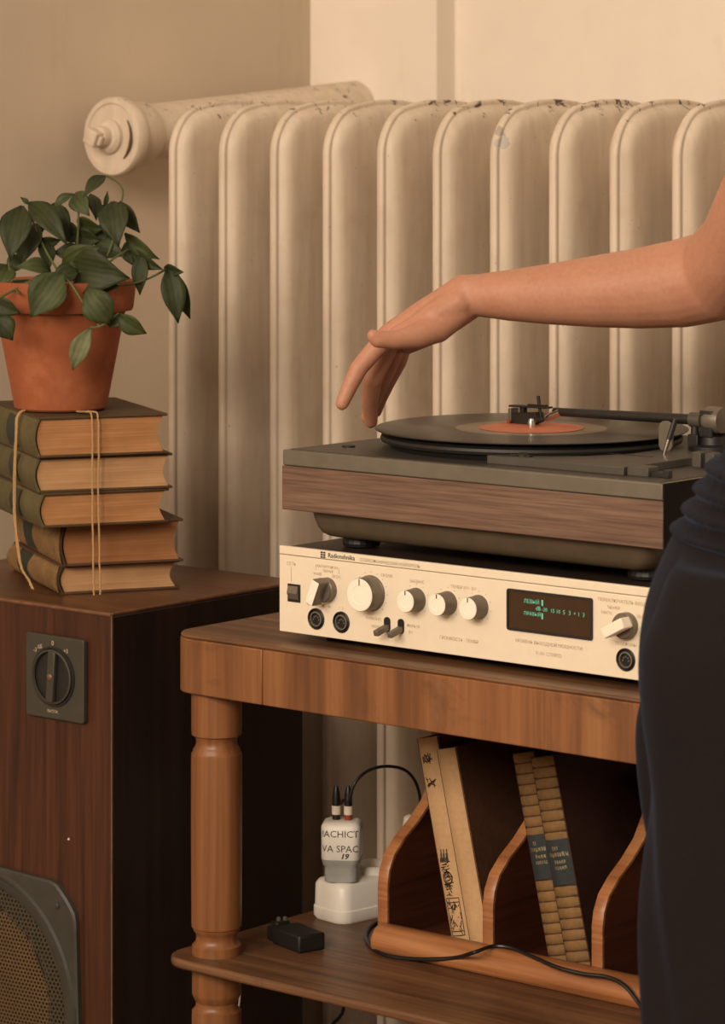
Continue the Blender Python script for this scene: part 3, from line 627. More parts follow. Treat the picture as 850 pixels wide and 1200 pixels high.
    pr = text_mesh([('СТЕРЕОФОНИЧЕСКИЙ УСИЛИТЕЛЬ', .0040, .0985, .0752, 'LEFT'), ('СЕТЬ', .0044, .0150, .0640, 'CENTER'), ('МАГНИТОФОН', .0036, .0585, .0650, 'CENTER'), ('ТЮНЕР', .0036, .0600, .0612, 'CENTER'), ('УНИВ.', .0036, .0475, .0575, 'CENTER'), ('ЗВ.СН.', .0036, .0700, .0570, 'CENTER'),
                    ('МАГНИТОФОНЫ', .0036, .0490, .0288, 'CENTER'), ('1  2', .0036, .0760, .0290, 'CENTER'), ('ГРОМК.', .0040, .1310, .0635, 'CENTER'), ('БАЛАНС', .0040, .1660, .0615, 'CENTER'), ('ТЕМБР НЧ · ВЧ', .0040, .2190, .0610, 'CENTER'),
                    ('ТОНКОМП.', .0036, .1150, .0228, 'CENTER'), ('МОНО', .0036, .1180, .0160, 'CENTER'), ('ФИЛЬТР', .0036, .1615, .0208, 'CENTER'), ('ВЧ', .0036, .1585, .0150, 'CENTER'), ('ГРОМКОСТЬ · ТЕМБР', .0042, .2140, .0142, 'CENTER'),
                    ('УРОВЕНЬ ВЫХОДНОЙ МОЩНОСТИ', .0042, .3135, .0205, 'CENTER'), ('У-101 СТЕРЕО', .0042, .3135, .0118, 'CENTER'), ('ПЕРЕКЛЮЧАТЕЛЬ ВХОДОВ', .0042, .3950, .0655, 'CENTER'), ('ТЮНЕР', .0038, .3830, .0595, 'CENTER'), ('МАГН.', .0038, .3760, .0545, 'CENTER'), ('ЗВ.СН.', .0038, .4130, .0545, 'CENTER'), ('ТЕЛЕФОНЫ', .0040, .3960, .0295, 'CENTER')])
    pr.box(.0148, .0151, -.0001, .0001, .0470, .0610).box(.0450, .0452, -.0001, .0001, .0610, .0655).box(.0730, .0732, -.0001, .0001, .0600, .0655)
    for kx, kz, n, r in ((.1118, .0462, 13, .0192), (.1652, .0455, 9, .0138), (.2013, .0460, 9, .0138), (.2365, .0460, 9, .0138)):
        for i in range(n):
            a = R(225-270*i/(n-1)); x, z = kx+r*cos(a), kz+r*sin(a); pr.box(x-.0004, x+.0004, -.0001, .0001, z-.0004, z+.0004)
    tag(obj('lettering', pr, M['print'], root, (0, -.0003, Z)), kind='stuff')
    lg = text_mesh([('Radiotehnika', .0062, .0600, .0760, 'LEFT')])
    for dx in (.0002, -.0002): 
        lg.add([(v[0]+dx, v[1]-.00002, v[2]) for v in lg.v], lg.f[:]) if dx > 0 else None
    for i in range(2):
        for j in range(3): lg.box(.0512+i*.0032, .0538+i*.0032, -.0001, .0001, .0731+j*.0021, .0746+j*.0021)
    obj('maker_name', lg, M['print_dark'], root, (0, -.0005, Z))
build_amp()

# ------------------------------------------------------------------ turntable
TT = Vector((-2.004, 2.271, .798))
RC = Vector((-1.839, 2.439, .904))
def build_turntable():
    root = thing('turntable', 'wood-fronted record player with black tonearm standing on the amplifier', 'turntable', TT)
    W, D = .431, .350; cx, cy = RC.x-TT.x, RC.y-TT.y
    for x in (.055, W-.05):
        for y in (.05, D-.05): obj('foot', MB().lathe([(.017, 0), (.018, .003), (.016, .012)], 20, (x, y, 0)), M['black'], root)
    rs = []
    for z, i in ((.0095, .040), (.0105, .034), (.013, .029), (.018, .0255), (.026, .0225), (.0345, .0205)):
        rs.append([(x, y, z) for x, y in rrect(i, W-i, i*.6, D-i, .012)])
    obj('lower_tray', MB().rings(rs), plain('brown_plastic_tray', lin((78, 66, 50)), .45), root, smooth=True, angle=50)
    obj('plinth', MB().box(0, W, 0, D, .034, .0748), M['tt_wood'], root, bevel=.0008)
    obj('top_frame', MB().box(.0005, W-.0005, .0005, D, .0752, .0896), M['tt_grey'], root, bevel=.0012)
    obj('deck_plate', MB().box(.006, W-.006, .006, D-.004, .0894, .0902), M['tt_deck'], root)
    obj('side_cap', MB().box(W-.002, W+.0006, .0012, D, .0345, .0894), plain('flat_black_side', lin((30, 25, 21)), .9, spec=.15), root)
    obj('platter', MB().lathe([(.06, .0902), (.132, .0902), (.134, .092), (.136, .0955), (.1415, .0965), (.1425, .099), (.1415, .1015), (.138, .1025), (.136, .1045), (.001, .1045)], 72, (cx, cy, 0)), M['tt_black'], root, smooth=True, angle=25)
    obj('spindle', MB().lathe([(.0036, .1045), (.0036, .113), (.003, .1155), (.0015, .1165)], 16, (cx, cy, 0)), M['chrome'], root, smooth=True)
    poly = [(.222, .026), (.372, .026), (.372, .330), (.312, .330), (.312, .12), (.292, .078), (.262, .052), (.225, .0385)]
    obj('raised_plate', MB().prism(poly, .090, .0975), M['tt_deck2'], root, bevel=.0008)
    obj('front_block', MB().box(.3725, .3950, .030, .046, .090, .0985), M['tt_deck2'], root, bevel=.0008)
    obj('speed_lever', MB().box(.384, .412, .034, .0385, .090, .0945).box(.408, .414, .033, .0395, .090, .097), M['tt_black'], root, bevel=.0006)
    for x in (.385, .399): obj('push_button', MB().box(x-.0048, x+.0048, .118, .130, .090, .104), M['tt_deck2'], root, bevel=.001)
    obj('locating_button', MB().lathe([(.0062, .090), (.0062, .0915), (.0045, .092)], 20, (.036, .054, 0)), M['black'], root)
    obj('slot', MB().box(.296, .345, .108, .1105, .0972, .0978), M['black'], root)
    sl = obj('start_button', MB().lathe([(.0055, .0973), (.0055, .0995), (.0045, .1005)], 16, (.252, .040, 0)).box(.240, .262, .0365, .0425, .0973, .0992), M['tt_black'], root)
    # local points measured on the deck
    L = lambda px, py, t: camP(px, py, t)-TT
    # cueing lever with a bright tip, flat grey lift plate
    a, b = L(778.5, 533, 2.915), L(792, 491, 2.915); m_ = a.lerp(b, .42)
    lv = obj('cueing_lever', MB().tube([m_, b], .0026, 10), M['tt_black'], root, smooth=True)
    obj('lever_tip', MB().tube([a, m_], 0, 10, [.0013, .0022]), M['chrome'], lv, smooth=True)
    c = L(781, 510, 2.945)
    obj('lift_plate', MB().prism([(c.x+x, c.z+z) for x, z in rrect(-.0075, .0075, -.0150, .0130, .0065)], c.y-.0015, c.y+.0015, 'Y'), M['tt_grey'], root, bevel=.0006)
    # tonearm
    tp = Vector((.347, .197, 0)); arm = None
    P0 = L(846, 493.5, 2.945); P1 = L(650, 482.5, 3.075); P1b = L(640, 483, 3.08)
    arm = obj('tonearm', MB().tube([P1, P0.lerp(P1, .5), P0], 0, 14, [.0040, .0046, .0050]), M['tt_black'], root, smooth=True)
    obj('headshell', MB().tube([L(657, 483, 3.07), L(647, 487, 3.075), L(640, 491, 3.078)], 0, 12, [.0042, .0038, .0026]), M['chrome'], arm, smooth=True)
    d = (P1-P0).normalized(); up = Vector((0, 0, 1)); sd = d.cross(up).normalized(); up = sd.cross(d)
    fr = Matrix((d, sd, up)).transposed().to_4x4()
    ca = Matrix.Translation(L(618, 489.5, 3.083)) @ fr
    obj('cartridge', MB().prism([(-.0150, .0060), (.0175, .0040), (.0175, -.0045), (.012, -.0080), (-.004, -.0078), (-.0170, -.0030)], -.0055, .0055, 'Y'), M['tt_black'], arm).matrix_local = ca
    obj('cartridge_clip', MB().box(.0150, .0185, -.0060, .0060, -.0035, .0085).box(.0166, .0188, -.0045, .0045, -.0065, -.0035), M['steel'], arm, bevel=.0006).matrix_local = ca
    obj('top_plate', MB().box(-.0280, .0190, -.0048, .0048, .0098, .0116).box(.0020, .0070, -.003, .003, .004, .0116).box(-.024, -.002, -.002, .002, .0116, .0132), M['tt_black'], arm, bevel=.0005).matrix_local = ca
    obj('finger_lift', MB().tube([L(634, 490, 3.073), L(632.5, 476, 3.073), L(631, 464, 3.073)], 0, 8, [.0013, .0016, .0018]), M['tt_black'], arm, smooth=True)
    obj('stylus', MB().tube([L(597, 492, 3.088), L(596, 498.5, 3.088)], 0, 8, [.0026, .0012]), plain('amber_stylus', lin((150, 70, 40)), .4), arm, smooth=True)
    # pivot
    pb = L(836, 520, 2.945)
    pv = obj('arm_pivot', MB().lathe([(.022, .0975), (.022, .102), (.0125, .1035), (.0115, .111), (.013, .112)], 28, (pb.x, pb.y, 0)), M['tt_black'], root, smooth=True, angle=35)
    q = L(834, 492, 2.945)
    obj('bearing_ring', MB().lathe([(.0075, -.009), (.0115, -.0085), (.0125, -.004), (.0125, .004), (.0115, .0085), (.0075, .009)], 28, (q.x+.004, q.y, q.z), 'X'), M['steel'], pv, smooth=True, angle=40)
    for y in (-.011, .0085): obj('bearing_yoke', MB().box(q.x-.006, q.x+.008, q.y+y, q.y+y+.0025, .110, q.z+.009), M['tt_black'], pv, bevel=.001)
    r_ = L(817, 492, 2.945)
    obj('arm_collar', MB().tube([r_+Vector((-.006, 0, 0)), r_+Vector((.006, 0, 0))], .0068, 20), M['tt_deck2'], arm, smooth=True)
    obj('arm_rest', MB().box(r_.x-.007, r_.x+.004, r_.y-.005, r_.y+.005, .0975, r_.z-.013).lathe([(.004, r_.z-.014), (.0035, r_.z-.005)], 12, (r_.x-.002, r_.y, 0)), M['tt_black'], root, bevel=.001)
    cw = q+Vector((.030, -.003, 0))
    obj('counterweight', MB().lathe([(.010, -.012), (.0135, -.011), (.0135, .013), (.010, .014)], 28, (cw.x+.012, cw.y, cw.z), 'X'), M['tt_black'], arm, smooth=True, angle=40)
build_turntable()
def build_record():
    root = thing('vinyl_record', 'black vinyl record with orange label on the turntable platter', 'record', RC)
    obj('disc', MB().lathe([(.003, .0005), (.1465, .0005), (.1475, .0011), (.1475, .0017), (.1468, .0020), (.052, .0016), (.003, .0016)], 96), M['vinyl'], root, smooth=True, angle=30)
    obj('label', MB().lathe([(.0036, .0017), (.049, .0017), (.0495, .0020), (.049, .0022), (.0036, .0022)], 48), M['label_orange'], root)
build_record()

# ------------------------------------------------------------------ book rack and its books
def build_rack():
    SH = .405
    root = thing('book_rack', 'wooden desktop book rack with curved dividers on the lower shelf', 'book rack', (-1.985, 2.365, SH))
    W, D = .410, .200
    rail = [(.002, 0), (-.002, .005), (-.002, .013), (.003, .0205), (.010, .0245), (.019, .0245), (.026, .0195), (.029, 0)]
    obj('front_rail', MB().prism([(y, z) for y, z in rail], .011, W, 'X'), M['rack'], root, bevel=.002, smooth=True, angle=50)
    obj('base', MB().box(0, W, .030, D, 0, .008), M['rack_panel'], root)
    obj('back', MB().box(0, W, D-.006, D, .008, .20), M['rack_panel'], root)
    prof = [(.020, .008), (.020, .060), (.0225, .073), (.030, .087), (.045, .100), (.066, .113), (.085, .128), (.098, .146), (.108, .165), (.122, .176), (D-.007, .180), (D-.007, .008)]
    me = mesh_of('divider', MB().prism(prof, -.0055, .0055, 'X'), M['rack_panel'], True)
    edge = [(prof[i][0]-.001, prof[i][1]+.0008) for i in range(len(prof)-2)]
    for x in (.010, .137, .262, .388):
        dv = obj('divider', me, None, root, (x, 0, 0)); dv.data.set_sharp_from_angle(angle=R(40))
        ev = []
        for y, z in edge:
            ev.append([(s*.0060, y-n*.0012, z+n*.0006) for s, n in ((-1, -2), (-1, .3), (-.6, 1), (.6, 1), (1, .3), (1, -2))])
        obj('edge', MB().rings(ev), M['rack'], dv, smooth=True, angle=60)
build_rack()
def rack_book(x, h, w, d, lean, yf, kind, lab, cover, pages):
    z = .405+.0085
    root = thing('book', lab, 'book', (x, yf, z), 0, 'books standing in the rack'); root.rotation_euler = (0, -lean, 0)
    ct = .0022
    for q in (0, w-ct): obj('cover_board', MB().box(q, q+ct, .002, d, 0, h), cover, root, bevel=.0006)
    obj('pages', MB().box(ct, w-ct, .004, d-.004, .003, h-.003), pages, root)
    def arc(z_, o=0, n=8): return [(w*k/n, .0025-(.0035+o)*sin(pi*k/n), z_) for k in range(n+1)]
    def back(z_, n=8): return [(w*k/n, .0048-.003*sin(pi*k/n), z_) for k in range(n, -1, -1)]
    if kind == 'linen':
        sp = obj('spine', MB().rings([arc(0)+back(0), arc(h)+back(h)]), M['linen'], root, smooth=True, angle=40)
        if w > .0255:
            mb = MB(); rn = random.Random(5)                    # worn ink ornament: a framed scene at the foot, loose script above
            def ink(x0, z0, x1, z1, r=.00035):
                yy = lambda xx: .0025-(.0037)*sin(pi*max(0, min(1, xx/w)))-.0001
                n = 4; mb.tube([(x0+(x1-x0)*k/n, yy(x0+(x1-x0)*k/n), z0+(z1-z0)*k/n) for k in range(n+1)], r, 4)
            x0, x1 = .0035, .0195
            for (a, b, c_, d_) in ((x0, .010, x1, .010), (x0, .045, x1, .045), (x0, .010, x0, .045), (x1, .010, x1, .045), (x0, .014, x1, .014), (x0, .041, x1, .041)): ink(a, b, c_, d_, .0004)
            for i in range(46): a, b = rn.uniform(x0, x1), rn.uniform(.015, .040); ink(a, b, min(x1, max(x0, a+rn.uniform(-.003, .003))), b+rn.uniform(-.006, .006))
            for i in range(40):
                q = rn.random(); zz = .047+.030*q; ink(rn.uniform(x0, x1-.004), zz, rn.uniform(x0+.003, x1-.002), zz+rn.uniform(-.004, .004), .0004)
            for k in range(12):                                # two rounded heads
                a, b = 2*pi*k/12, 2*pi*(k+1)/12; ink(.011+.0055*cos(a), .064+.006*sin(a), .011+.0055*cos(b), .064+.006*sin(b), .0006)
            for i in range(9): ink(.005+i*.0013, .079, .006+i*.0012, .083+.004*(i % 3), .0006)
            for zc in (.176, .154):
                for i in range(15): ink(.004+rn.random()*.012, zc+rn.uniform(-.004, .005), .004+rn.random()*.014, zc+rn.uniform(-.005, .006), .00042)
            tag(obj('ornament', mb, M['print_dark'], sp), kind='stuff')
        return
    sp = obj('spine', MB().rings([arc(0)+back(0), arc(h)+back(h)]), M['spine_groove'], root, smooth=True, angle=40)
    for i in range(20):
        a, b = h*i/20+.0005, h*(i+1)/20-.0005
        if h*.39 < (a+b)/2 < h*.62: continue
        mb = MB().rings([[(v[0], v[1]+.0010*(1-k), v[2]) for v in arc(zz, .0014)] for zz, k in ((a, 0), (a+.0010, 1), (b-.0010, 1), (b, 0))], False, False)
        obj('spine_band', mb, M['spine_ochre'], sp, smooth=True, angle=60)
    mb = MB().rings([[(v[0], v[1], v[2]) for v in arc(zz, .0019)] for zz in (h*.405, h*.615)], False, False)
    lb = obj('title_label', mb, M['label_blue'], sp, smooth=True)
    t = MB(); rn = random.Random(9)                            # gilt print rubbed down to strokes
    for zc, hh, x0, x1 in ((.575, .0045, .38, .55), (.545, .0050, .16, .84), (.512, .0036, .40, .80), (.484, .0036, .36, .76)):
        x = w*x0
        while x < w*x1:
            q = rn.uniform(.0010, .0022); z_ = h*zc
            for k in range(2): t.box(x+q*k*.7, x+q*k*.7+.0005, -.0001, .0001, z_-hh/2*rn.uniform(.6, 1), z_+hh/2*rn.uniform(.6, 1))
            t.box(x, x+q*.8, -.0001, .0001, z_+hh*rn.uniform(-.4, .4), z_+hh*rn.uniform(-.4, .4)+.0005); x += q+.0009
    tag(obj('gilt_lettering', MB().add([(v[0], v[1]+.0025-(.0058)*sin(pi*max(0, min(1, v[0]/w))), v[2]) for v in t.v], t.f), M['gilt'], lb), kind='stuff')
LN = R(12.9)
rack_book(-1.9060, .196, .0262, .130, LN, 2.402, 'linen', 'cream book with black ornament on its spine, leftmost in the rack', M['linen_dark'], PAGES[1])
rack_book(-1.8785, .190, .0240, .130, LN, 2.396, 'linen', 'plain cream-spined book beside the ornamented one in the rack', M['linen_dark'], PAGES[1])
rack_book(-1.7930, .196, .0260, .132, LN, 2.404, 'ribbed', 'ribbed ochre-spined book leaning behind its twin, third from left in the rack', M['cover_dark'], PAGES[0])
rack_book(-1.7655, .197, .0275, .132, LN, 2.396, 'ribbed', 'ribbed ochre book with clear blue title label, rightmost in the rack', M['cover_dark'], PAGES[0])

# ------------------------------------------------------------------ electrics on the shelf
def build_strip():
    SH = .405; a = R(-8); root = thing('power_strip', 'white multi-socket power strip on the lower shelf behind the rack', 'power strip', (-2.082, 2.424, SH), a)
    rs = []
    for z, i in ((0, .002), (.003, 0), (.012, 0), (.013, .001), (.034, .0015), (.038, .004), (.0395, .009)): rs.append([(x, y, z) for x, y in rrect(-.026+i, .026-i, i, .20-i, .014-i*.4, 6)])
    obj('strip_body', MB().rings(rs), M['white_plastic'], root, smooth=True, angle=40)
    for y in (.068, .115, .165): obj('socket', MB().lathe([(.0205, .0390), (.0205, .0455), (.0190, .0470), (.0175, .0460), (.0170, .0402), (.0005, .0402)], 32, (0, y, 0)), M['white_plastic'], root, smooth=True, angle=35)
    return root
build_strip()
def build_adapter():
    c = camP(401, 1040, 3.205); z = .405+.0398
    root = thing('charger_plug', 'white charger plug with printed capitals standing in the power strip', 'charger', (c.x, c.y, z), R(34))
    rs = []
    for zz, w, d in ((0, .0165, .0155), (.014, .0165, .0155), (.016, .0180, .0165), (.022, .0195, .0180)): rs.append([(x, y, zz) for x, y in rrect(-w, w, -d, d, .008)])
    obj('grey_base', MB().rings(rs), M['grey_plastic'], root, smooth=True, angle=40)
    rs = []
    for zz, i in ((.0215, .001), (.0235, 0), (.054, 0), (.057, .0018), (.0585, .005)): rs.append([(x, y, zz) for x, y in rrect(-.0195+i, .0195-i, -.018+i, .018-i, .0085-i*.3)])
    obj('white_body', MB().rings(rs), M['white_plastic'], root, smooth=True, angle=40)
    t = text_mesh([('IACHICT', .0094, 0, .0475, 'CENTER'), ('VA SPAC', .0094, 0, .0330, 'CENTER')]); mw = max(abs(v[0]) for v in t.v); k = .0188/mw
    def wrap(v):                                              # print bends round the rounded corners
        x = v[0]*k; f = .0115
        if abs(x) <= f: return (x, -.01815, v[2])
        a = min((abs(x)-f)/.0085, 1.2); return ((f+.0083*sin(a))*(1 if x > 0 else -1), -.01815+.0083*(1-cos(a)), v[2])
    tag(obj('lettering', MB().add([wrap(v) for v in t.v], t.f), M['print_dark'], root), kind='stuff')
    t2 = text_mesh([('19', .0078, .0045, .0258, 'CENTER')]); b = MB()
    for dx in (0, .0003, .0006): b.add([(v[0]+dx+.3*(v[2]-.0258), -.01825-dx*.1, v[2]) for v in t2.v], t2.f)
    obj('handwritten_number', b, M['print_dark'], root)
    # two cable plugs on top
    top = root.location+Vector((0, 0, .0585)); inv = None
    def plug(x, strip, name, label, pts):
        b0 = root.matrix_basis @ Vector((x, 0, .0588))
        r = thing(name, label, 'cable', b0)
        obj('plug_tip', MB().lathe([(.0038, 0), (.0038, .005)], 16), strip, r)
        obj('paper_tag', MB().lathe([(.0044, .005), (.0044, .0135)], 16), M['paper_white'], r)
        obj('plug_body', MB().lathe([(.0040, .0135), (.0038, .024), (.0026, .030), (.0016, .033)], 16), M['cable'], r, smooth=True)
        obj('cord', MB().tube([p-b0 for p in spline([b0+Vector((0, 0, .031))]+pts, 10)], .0016, 8), M['cable'], r, smooth=True)
    plug(-.0058, M['black'], 'usb_cable', 'black cable plugged into the charger, bending away at the back', [camP(399, 941, 3.23), camP(404, 938, 3.25), camP(412, 960, 3.29), camP(416, 1020, 3.31)])
    plug(.0062, M['tape_red'], 'usb_cable', 'black cable arching from the charger over to the rack', [camP(408.5, 940, 3.20), camP(416, 918, 3.20), camP(432, 903, 3.205), camP(455, 898, 3.21), camP(477, 904, 3.215), camP(490, 924, 3.22), camP(494.5, 960, 3.225), camP(495, 1010, 3.225)])
build_adapter()
def build_small():
    # pale plug seen past the first divider
    c = camP(482, 975, 3.235)
    # black power brick
    root = thing('power_adapter', 'small black power adapter lying on the lower shelf near the table leg', 'adapter', (-2.045, 2.338, .405), R(-16))
    obj('body', MB().box(-.018, .030, -.016, .014, 0, .0165), M['black'], root, bevel=.002)
    obj('plug_base', MB().box(-.034, -.017, -.012, .014, .0, .0135).box(-.040, -.028, -.004, .012, .0085, .016), M['black'], root, bevel=.002)
    for x, y in ((-.034, .002), (-.032, .008)): obj('prong', MB().lathe([(.0022, .0155), (.0022, .0185), (.0012, .0195)], 10, (x, y, 0)), M['steel'], root, smooth=True)
    S = .405
    # cord over the rack's front rail
    def Z(px, py, z): 
        t = (CAM_H-z)/((py-126)/FPX); return camP(px, py, t)
    def V(px, py, y):
        x = (px-425)/FPX; return camP(px, py, y/(x*sin(YAW)+cos(YAW)))
    T = S+.0265
    pts = [Z(466, 1083, S+.0018), Z(448, 1080, S+.0018), Z(434, 1086, S+.0018), Z(429, 1098, S+.0018), Z(436, 1111, S+.0020), V(452, 1119, 2.3585), V(475, 1123, 2.3595), V(505, 1124, 2.3600), V(535, 1122, 2.3630), Z(556, 1116, T-.001), Z(578, 1109, T), Z(600, 1111, T), Z(624, 1121, T-.001), V(652, 1133, 2.3610), V(682, 1141, 2.3605), V(712, 1145, 2.3620), V(732, 1155, 2.3590), V(750, 1177, 2.356), Z(760, 1192, S+.002), Z(785, 1202, S+.002)]
    o = obj('black_cable', MB().tube(spline(pts, 8), .0019, 8), M['cable'], smooth=True); tag(o, 'thin black cord draped along the front rail of the book rack', 'cord')
    o = obj('black_cable', MB().tube(spline([camP(404, 1140, 3.30), camP(403, 1180, 3.31), camP(398, 1192, 3.32), camP(388, 1204, 3.33), camP(372, 1240, 3.34), camP(368, 1300, 3.35)], 8), .0018, 8), M['cable'], smooth=True); tag(o, 'black cable hanging below the shelf in front of the radiator', 'cable')
    o = obj('speaker_wire', MB().tube(spline([camP(274.5, 850, 3.20), camP(274.5, 900, 3.20), camP(274, 1000, 3.20), camP(273.5, 1060, 3.20), camP(274.5, 1100, 3.20), camP(278, 1140, 3.20), camP(281.5, 1165, 3.20), camP(277, 1200, 3.20), camP(270, 1260, 3.21)], 8), .0010, 6), M['pale_cable'], smooth=True); tag(o, 'thin pale wire hanging just behind the front table leg', 'wire')
    root = thing('white_plug', 'white mains plug in the power strip behind the first rack divider', 'plug', (0, 0, 0)); ps = [o for o in bpy.data.objects if o.name == 'power_strip'][0]
    p = ps.matrix_basis @ Vector((0, .115, .0402)); root.location = p
    obj('plug_body', MB().lathe([(.016, 0), (.0165, .012), (.013, .022), (.0085, .036), (.007, .046), (.004, .048)], 24), M['white_plastic'], root, smooth=True)
build_small()

# ------------------------------------------------------------------ person
def build_person():
    X = lambda x, y, z: camXYZ(x, y, z)
    org = X(.30, 2.40, 0)
    root = thing('person', 'person in dark trousers reaching bare right arm to the record', 'person', org)
    nl = -org
    def J(px, py, t, rpx): return (camP(px, py, t), rpx*t/FPX)
    b = MB()
    # right arm: forearm, elbow, upper arm
    b.chain([J(548, 347, 2.955, 22.5), J(560, 346, 2.952, 25), J(600, 346, 2.94, 30.5), J(650, 344.5, 2.925, 36.5), J(700, 341.5, 2.91, 42.5), J(750, 338, 2.895, 47.5), J(800, 332, 2.88, 52)], 24)
    sh = X(.405, 2.62, 1.285)
    b.chain([J(800, 332, 2.88, 52), J(842, 322, 2.865, 54), J(872, 290, 2.82, 54), (sh.lerp(camP(860, 310, 2.84), .5), .045), (sh, .055)], 24)
    # hand: wrist, metacarpals, fingers, thumb
    W0 = J(548, 347, 2.955, 21)
    b.chain([J(556, 352, 2.985, 19), J(528, 370, 2.985, 20), J(500, 388, 2.995, 18), J(478, 400, 3.005, 15)])
    b.chain([J(552, 340, 2.95, 19), J(535, 345, 2.955, 18), J(495, 368, 2.965, 16), J(455, 393, 2.975, 13.2)])          # index metacarpal
    b.chain([J(552, 341, 2.975, 19), J(535, 345, 2.978, 18), J(495, 368, 2.985, 16), J(457, 391, 2.994, 13.2)])
    b.chain([J(552, 344, 2.990, 17), J(532, 351, 2.995, 17), J(495, 374, 3.005, 15.5), J(462, 396, 3.013, 13)])
    b.chain([J(550, 350, 3.000, 15), J(530, 360, 3.01, 15.5), J(500, 383, 3.022, 14), J(472, 404, 3.031, 11.5)])
    b.chain([J(455, 393, 2.975, 13.2), J(441, 408, 2.972, 11.8), J(421, 431, 2.968, 10.8), J(409.5, 454, 2.965, 9.6), J(401, 473, 2.963, 8.2)])   # index
    b.chain([J(457, 391, 2.994, 13.2), J(452, 412, 2.998, 12.6), J(437, 444, 3.003, 11.8), J(433.5, 470, 3.022, 10.2), J(435, 494, 3.038, 8.2)])  # middle
    b.chain([J(462, 396, 3.013, 13), J(460, 418, 3.020, 11.8), J(447, 447, 3.030, 10.8), J(438, 470, 3.045, 9.2), J(430, 489, 3.055, 7.6)])       # ring
    b.chain([J(472, 404, 3.031, 11.5), J(467, 424, 3.042, 10.2), J(455, 447, 3.052, 9.2), J(446, 467, 3.062, 8.2), J(441, 483, 3.066, 6.8)])      # little
    b.chain([J(540, 362, 2.950, 18), J(512, 384, 2.942, 18.5), J(489, 394, 2.930, 15), J(462, 398.5, 2.918, 11.4), J(443, 397.5, 2.912, 10.4), J(437.5, 393.5, 2.910, 8.0)])
    b.chain([J(538, 354, 2.946, 18), J(510, 370, 2.944, 17.5), J(486, 384, 2.944, 14), J(464, 393, 2.948, 10.5)])
    b.chain([J(548, 338, 2.955, 17), J(541, 337, 2.955, 15.5)])  # thumb
    b.chain([J(520, 375, 2.945, 17), J(498, 390, 2.955, 14)])                                                                                      # thenar pad
    # torso, neck, head, far side to near side (faces photo left)
    def ell(c, rx, ry, rz): 
        n = 12; rs = []
        for i in range(n+1):
            a = -pi/2+pi*i/n; q = max(cos(a), .03); rs.append([X(c[0]+rx*q*cos(2*pi*k/24), c[1]+ry*q*sin(2*pi*k/24), c[2]+rz*sin(a)) for k in range(24)])
        b.rings(rs)
    ell((.325, 2.39, .84), .080, .120, .12); ell((.365, 2.39, .95), .075, .118, .14); ell((.405, 2.40, 1.06), .078, .125, .15); ell((.425, 2.42, 1.18), .09, .145, .16)
    b.chain([(sh, .055), (X(.400, 2.52, 1.31), .052), (X(.405, 2.42, 1.335), .055), (X(.405, 2.32, 1.31), .052), (X(.395, 2.245, 1.285), .054)], 20)
    b.chain([(X(.405, 2.42, 1.32), .056), (X(.392, 2.42, 1.405), .050), (X(.388, 2.42, 1.43), .052)], 20)
    ell((.385, 2.42, 1.535), .092, .074, .115); ell((.345, 2.42, 1.475), .055, .054, .065)
    b.chain([(X(.298, 2.42, 1.535), .012), (X(.285, 2.42, 1.505), .014)]); b.chain([(X(.300, 2.405, 1.470), .010), (X(.300, 2.435, 1.470), .010)])
    for sy in (-.077, .077): b.chain([(X(.392, 2.42+sy, 1.545), .014), (X(.396, 2.42+sy, 1.515), .012)])
    for sy in (-.032, .032): b.chain([(X(.302, 2.42+sy, 1.545), .013)])
    # near (left) arm hangs beside the body
    b.chain([(X(.395, 2.245, 1.285), .054), (X(.425, 2.205, 1.14), .044), (X(.450, 2.190, 1.02), .040), (X(.430, 2.175, .92), .036), (X(.405, 2.165, .80), .026)], 20)
    b.chain([(X(.405, 2.165, .80), .026), (X(.395, 2.168, .745), .026), (X(.390, 2.168, .715), .022)], 16)
    for i in range(4): b.chain([(X(.372+.015*i, 2.168, .715), .0095), (X(.366+.016*i, 2.172, .675), .0088), (X(.368+.014*i, 2.18, .642), .0075)], 12)
    b.chain([(X(.385, 2.165, .77), .013), (X(.362, 2.172, .735), .010), (X(.357, 2.178, .712), .0085)], 12)
    # legs and feet
    for (hx, hy, kx, ky, fx, fy) in ((.295, 2.32, .285, 2.30, .300, 2.30), (.292, 2.46, .280, 2.47, .290, 2.47)):
        b.chain([(X(hx+.01, hy+(.02 if hy < 2.4 else -.02), .80), .070), (X((hx+kx)/2, (hy+ky)/2, .65), .066), (X(kx, ky, .46), .050), (X((kx+fx)/2+.01, ky, .30), .047), (X(fx, fy, .09), .032)], 20)
        b.chain([(X(fx+.01, fy, .06), .034), (X(fx-.06, fy, .045), .034), (X(fx-.12, fy, .035), .030)], 16)
    remeshed('body', b, M['skin'], .0022, 4, root, nl)
    # nails
    for (px, py, t, dx) in ((397.5, 469, 2.9560, 0), ):
        pass
    # trousers: near leg and far leg lofted, joined at the hips
    c = MB()
    def loft(prof, y0):
        rs = []
        for z, xf, a, bb, yo in prof:                         # xf = front edge (photo-left), a = half depth front to back, bb = half width
            rs.append([X(xf+a-a*cos(2*pi*k/40), y0+yo+bb*sin(2*pi*k/40), z) for k in range(40)])
        c.rings(rs)
    t0 = 2.30
    E = lambda px, t: (px-425)/FPX*t
    zz = lambda py, t: CAM_H-(py-126)/FPX*t
    near = [(622, 797), (640, 790), (665, 779), (690, 768.5), (720, 758.5), (760, 752), (800, 750), (840, 752), (880, 757), (930, 760.5), (1000, 758), (1100, 754.5), (1200, 752)]
    pr = [(zz(y, t0), E(x, t0), .098, .150 if y < 800 else .098, .075 if y < 800 else 0) for y, x in near]
    hips = [(zz(y, 2.36), E(x+3, 2.36), .105, .168 if y > 680 else .140+.028*(y-622)/60, 0) for y, x in near[:8]]
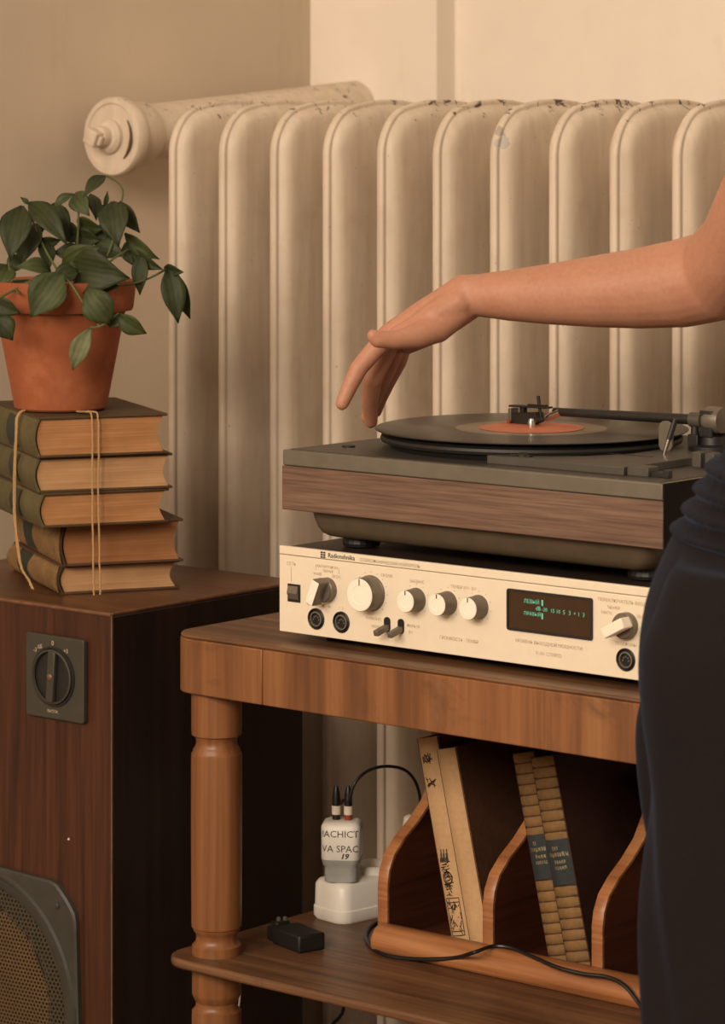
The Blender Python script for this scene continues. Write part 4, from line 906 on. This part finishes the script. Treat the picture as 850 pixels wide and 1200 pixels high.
    loft(hips+[(zz(880, 2.36), E(775, 2.36), .085, .13, 0)], 2.39)
    legn = [(zz(y, t0), E(x, t0)+(.006 if y < 760 else 0), .105 if y < 1000 else .100, .088, 0) for y, x in near[2:]]+[(.30, E(752, t0), .100, .088, 0), (.03, E(756, t0), .102, .09, 0)]
    loft(legn, 2.305)
    t1 = 2.46
    far = [(800, 762), (830, 748), (850, 744), (875, 742), (905, 743.5), (935, 748), (970, 754), (1040, 759), (1200, 762)]
    legf = [(zz(y, t1), E(x, t1), .100, .085, 0) for y, x in far]+[(.03, E(764, t1), .10, .09, 0)]
    loft(legf, 2.46)
    def folds(co, n):
        # soft drag folds fanning down from the hip crease
        d = co-camP(790, 955, 2.22); h = sin(d.x*120+d.z*26)*.0030+sin(co.x*70-co.z*40+co.y*60)*.0012
        k = max(0, min(1, (zz(840, t0)-co.z)/.1)); return n*(h*k)
    remeshed('trousers', c, M['trousers'], .005, 12, root, nl, folds)
    # top: dark knit bunched at the waist
    c = MB()
    def ringX(cx, cy, rx, ry, z): return [X(cx-rx*cos(2*pi*k/40), cy+ry*sin(2*pi*k/40), z) for k in range(40)]
    prof = []
    base = [(646, 800), (640, 799), (560, 842), (545, 860), (520, 880), (490, 900)]
    def fx(y):
        for (a, p), (b_, q) in zip(base, base[1:]):
            if b_ <= y <= a: return p+(q-p)*(a-y)/(a-b_)
    y = 646.0
    while y >= 490:
        k = 0 if y < 548 else 1
        ph = (636-y)/25.0*2*pi; am = .0085*k*max(0, cos(ph))**1.5-.004*k          # three soft rolls of cloth above the waistband
        z = zz(y, 2.33); xf = E(fx(y), 2.33)-am; prof.append(ringX(xf+.112+am*.5, 2.39, .112+am*.5, .160+am, z)); y -= 2.5
    z1 = zz(490, 2.33)
    for z, cx, rx, ry in ((1.03, .408, .108, .148), (1.12, .415, .115, .160), (1.20, .405, .118, .172), (1.27, .405, .110, .178), (1.315, .405, .085, .160), (1.345, .403, .066, .10)): prof.append(ringX(cx, 2.41, rx, ry, z))
    c.rings(prof)
    remeshed('sleeveless_top', c, M['top'], .003, 2, root, nl)
    # hair and shoes
    c = MB()
    n = 14; rs = []
    for i in range(n+1):
        a = -pi*.28+(pi*.78)*i/n; q = max(cos(a), .03); rs.append([X(.402+.098*q*cos(2*pi*k/24), 2.42+.084*q*sin(2*pi*k/24), 1.55+.118*sin(a)) for k in range(24)])
    c.rings(rs); c.chain([(X(.46, 2.42, 1.53), .065), (X(.485, 2.42, 1.42), .05), (X(.49, 2.42, 1.33), .03)])
    remeshed('hair', c, M['hair'], .005, 4, root, nl)
    for fx, fy in ((.300, 2.30), (.290, 2.47)):
        c = MB().chain([(X(fx+.015, fy, .055), .044), (X(fx-.06, fy, .046), .044), (X(fx-.125, fy, .038), .037)])
        remeshed('shoe', c, M['shoe'], .005, 3, root, nl)
build_person()
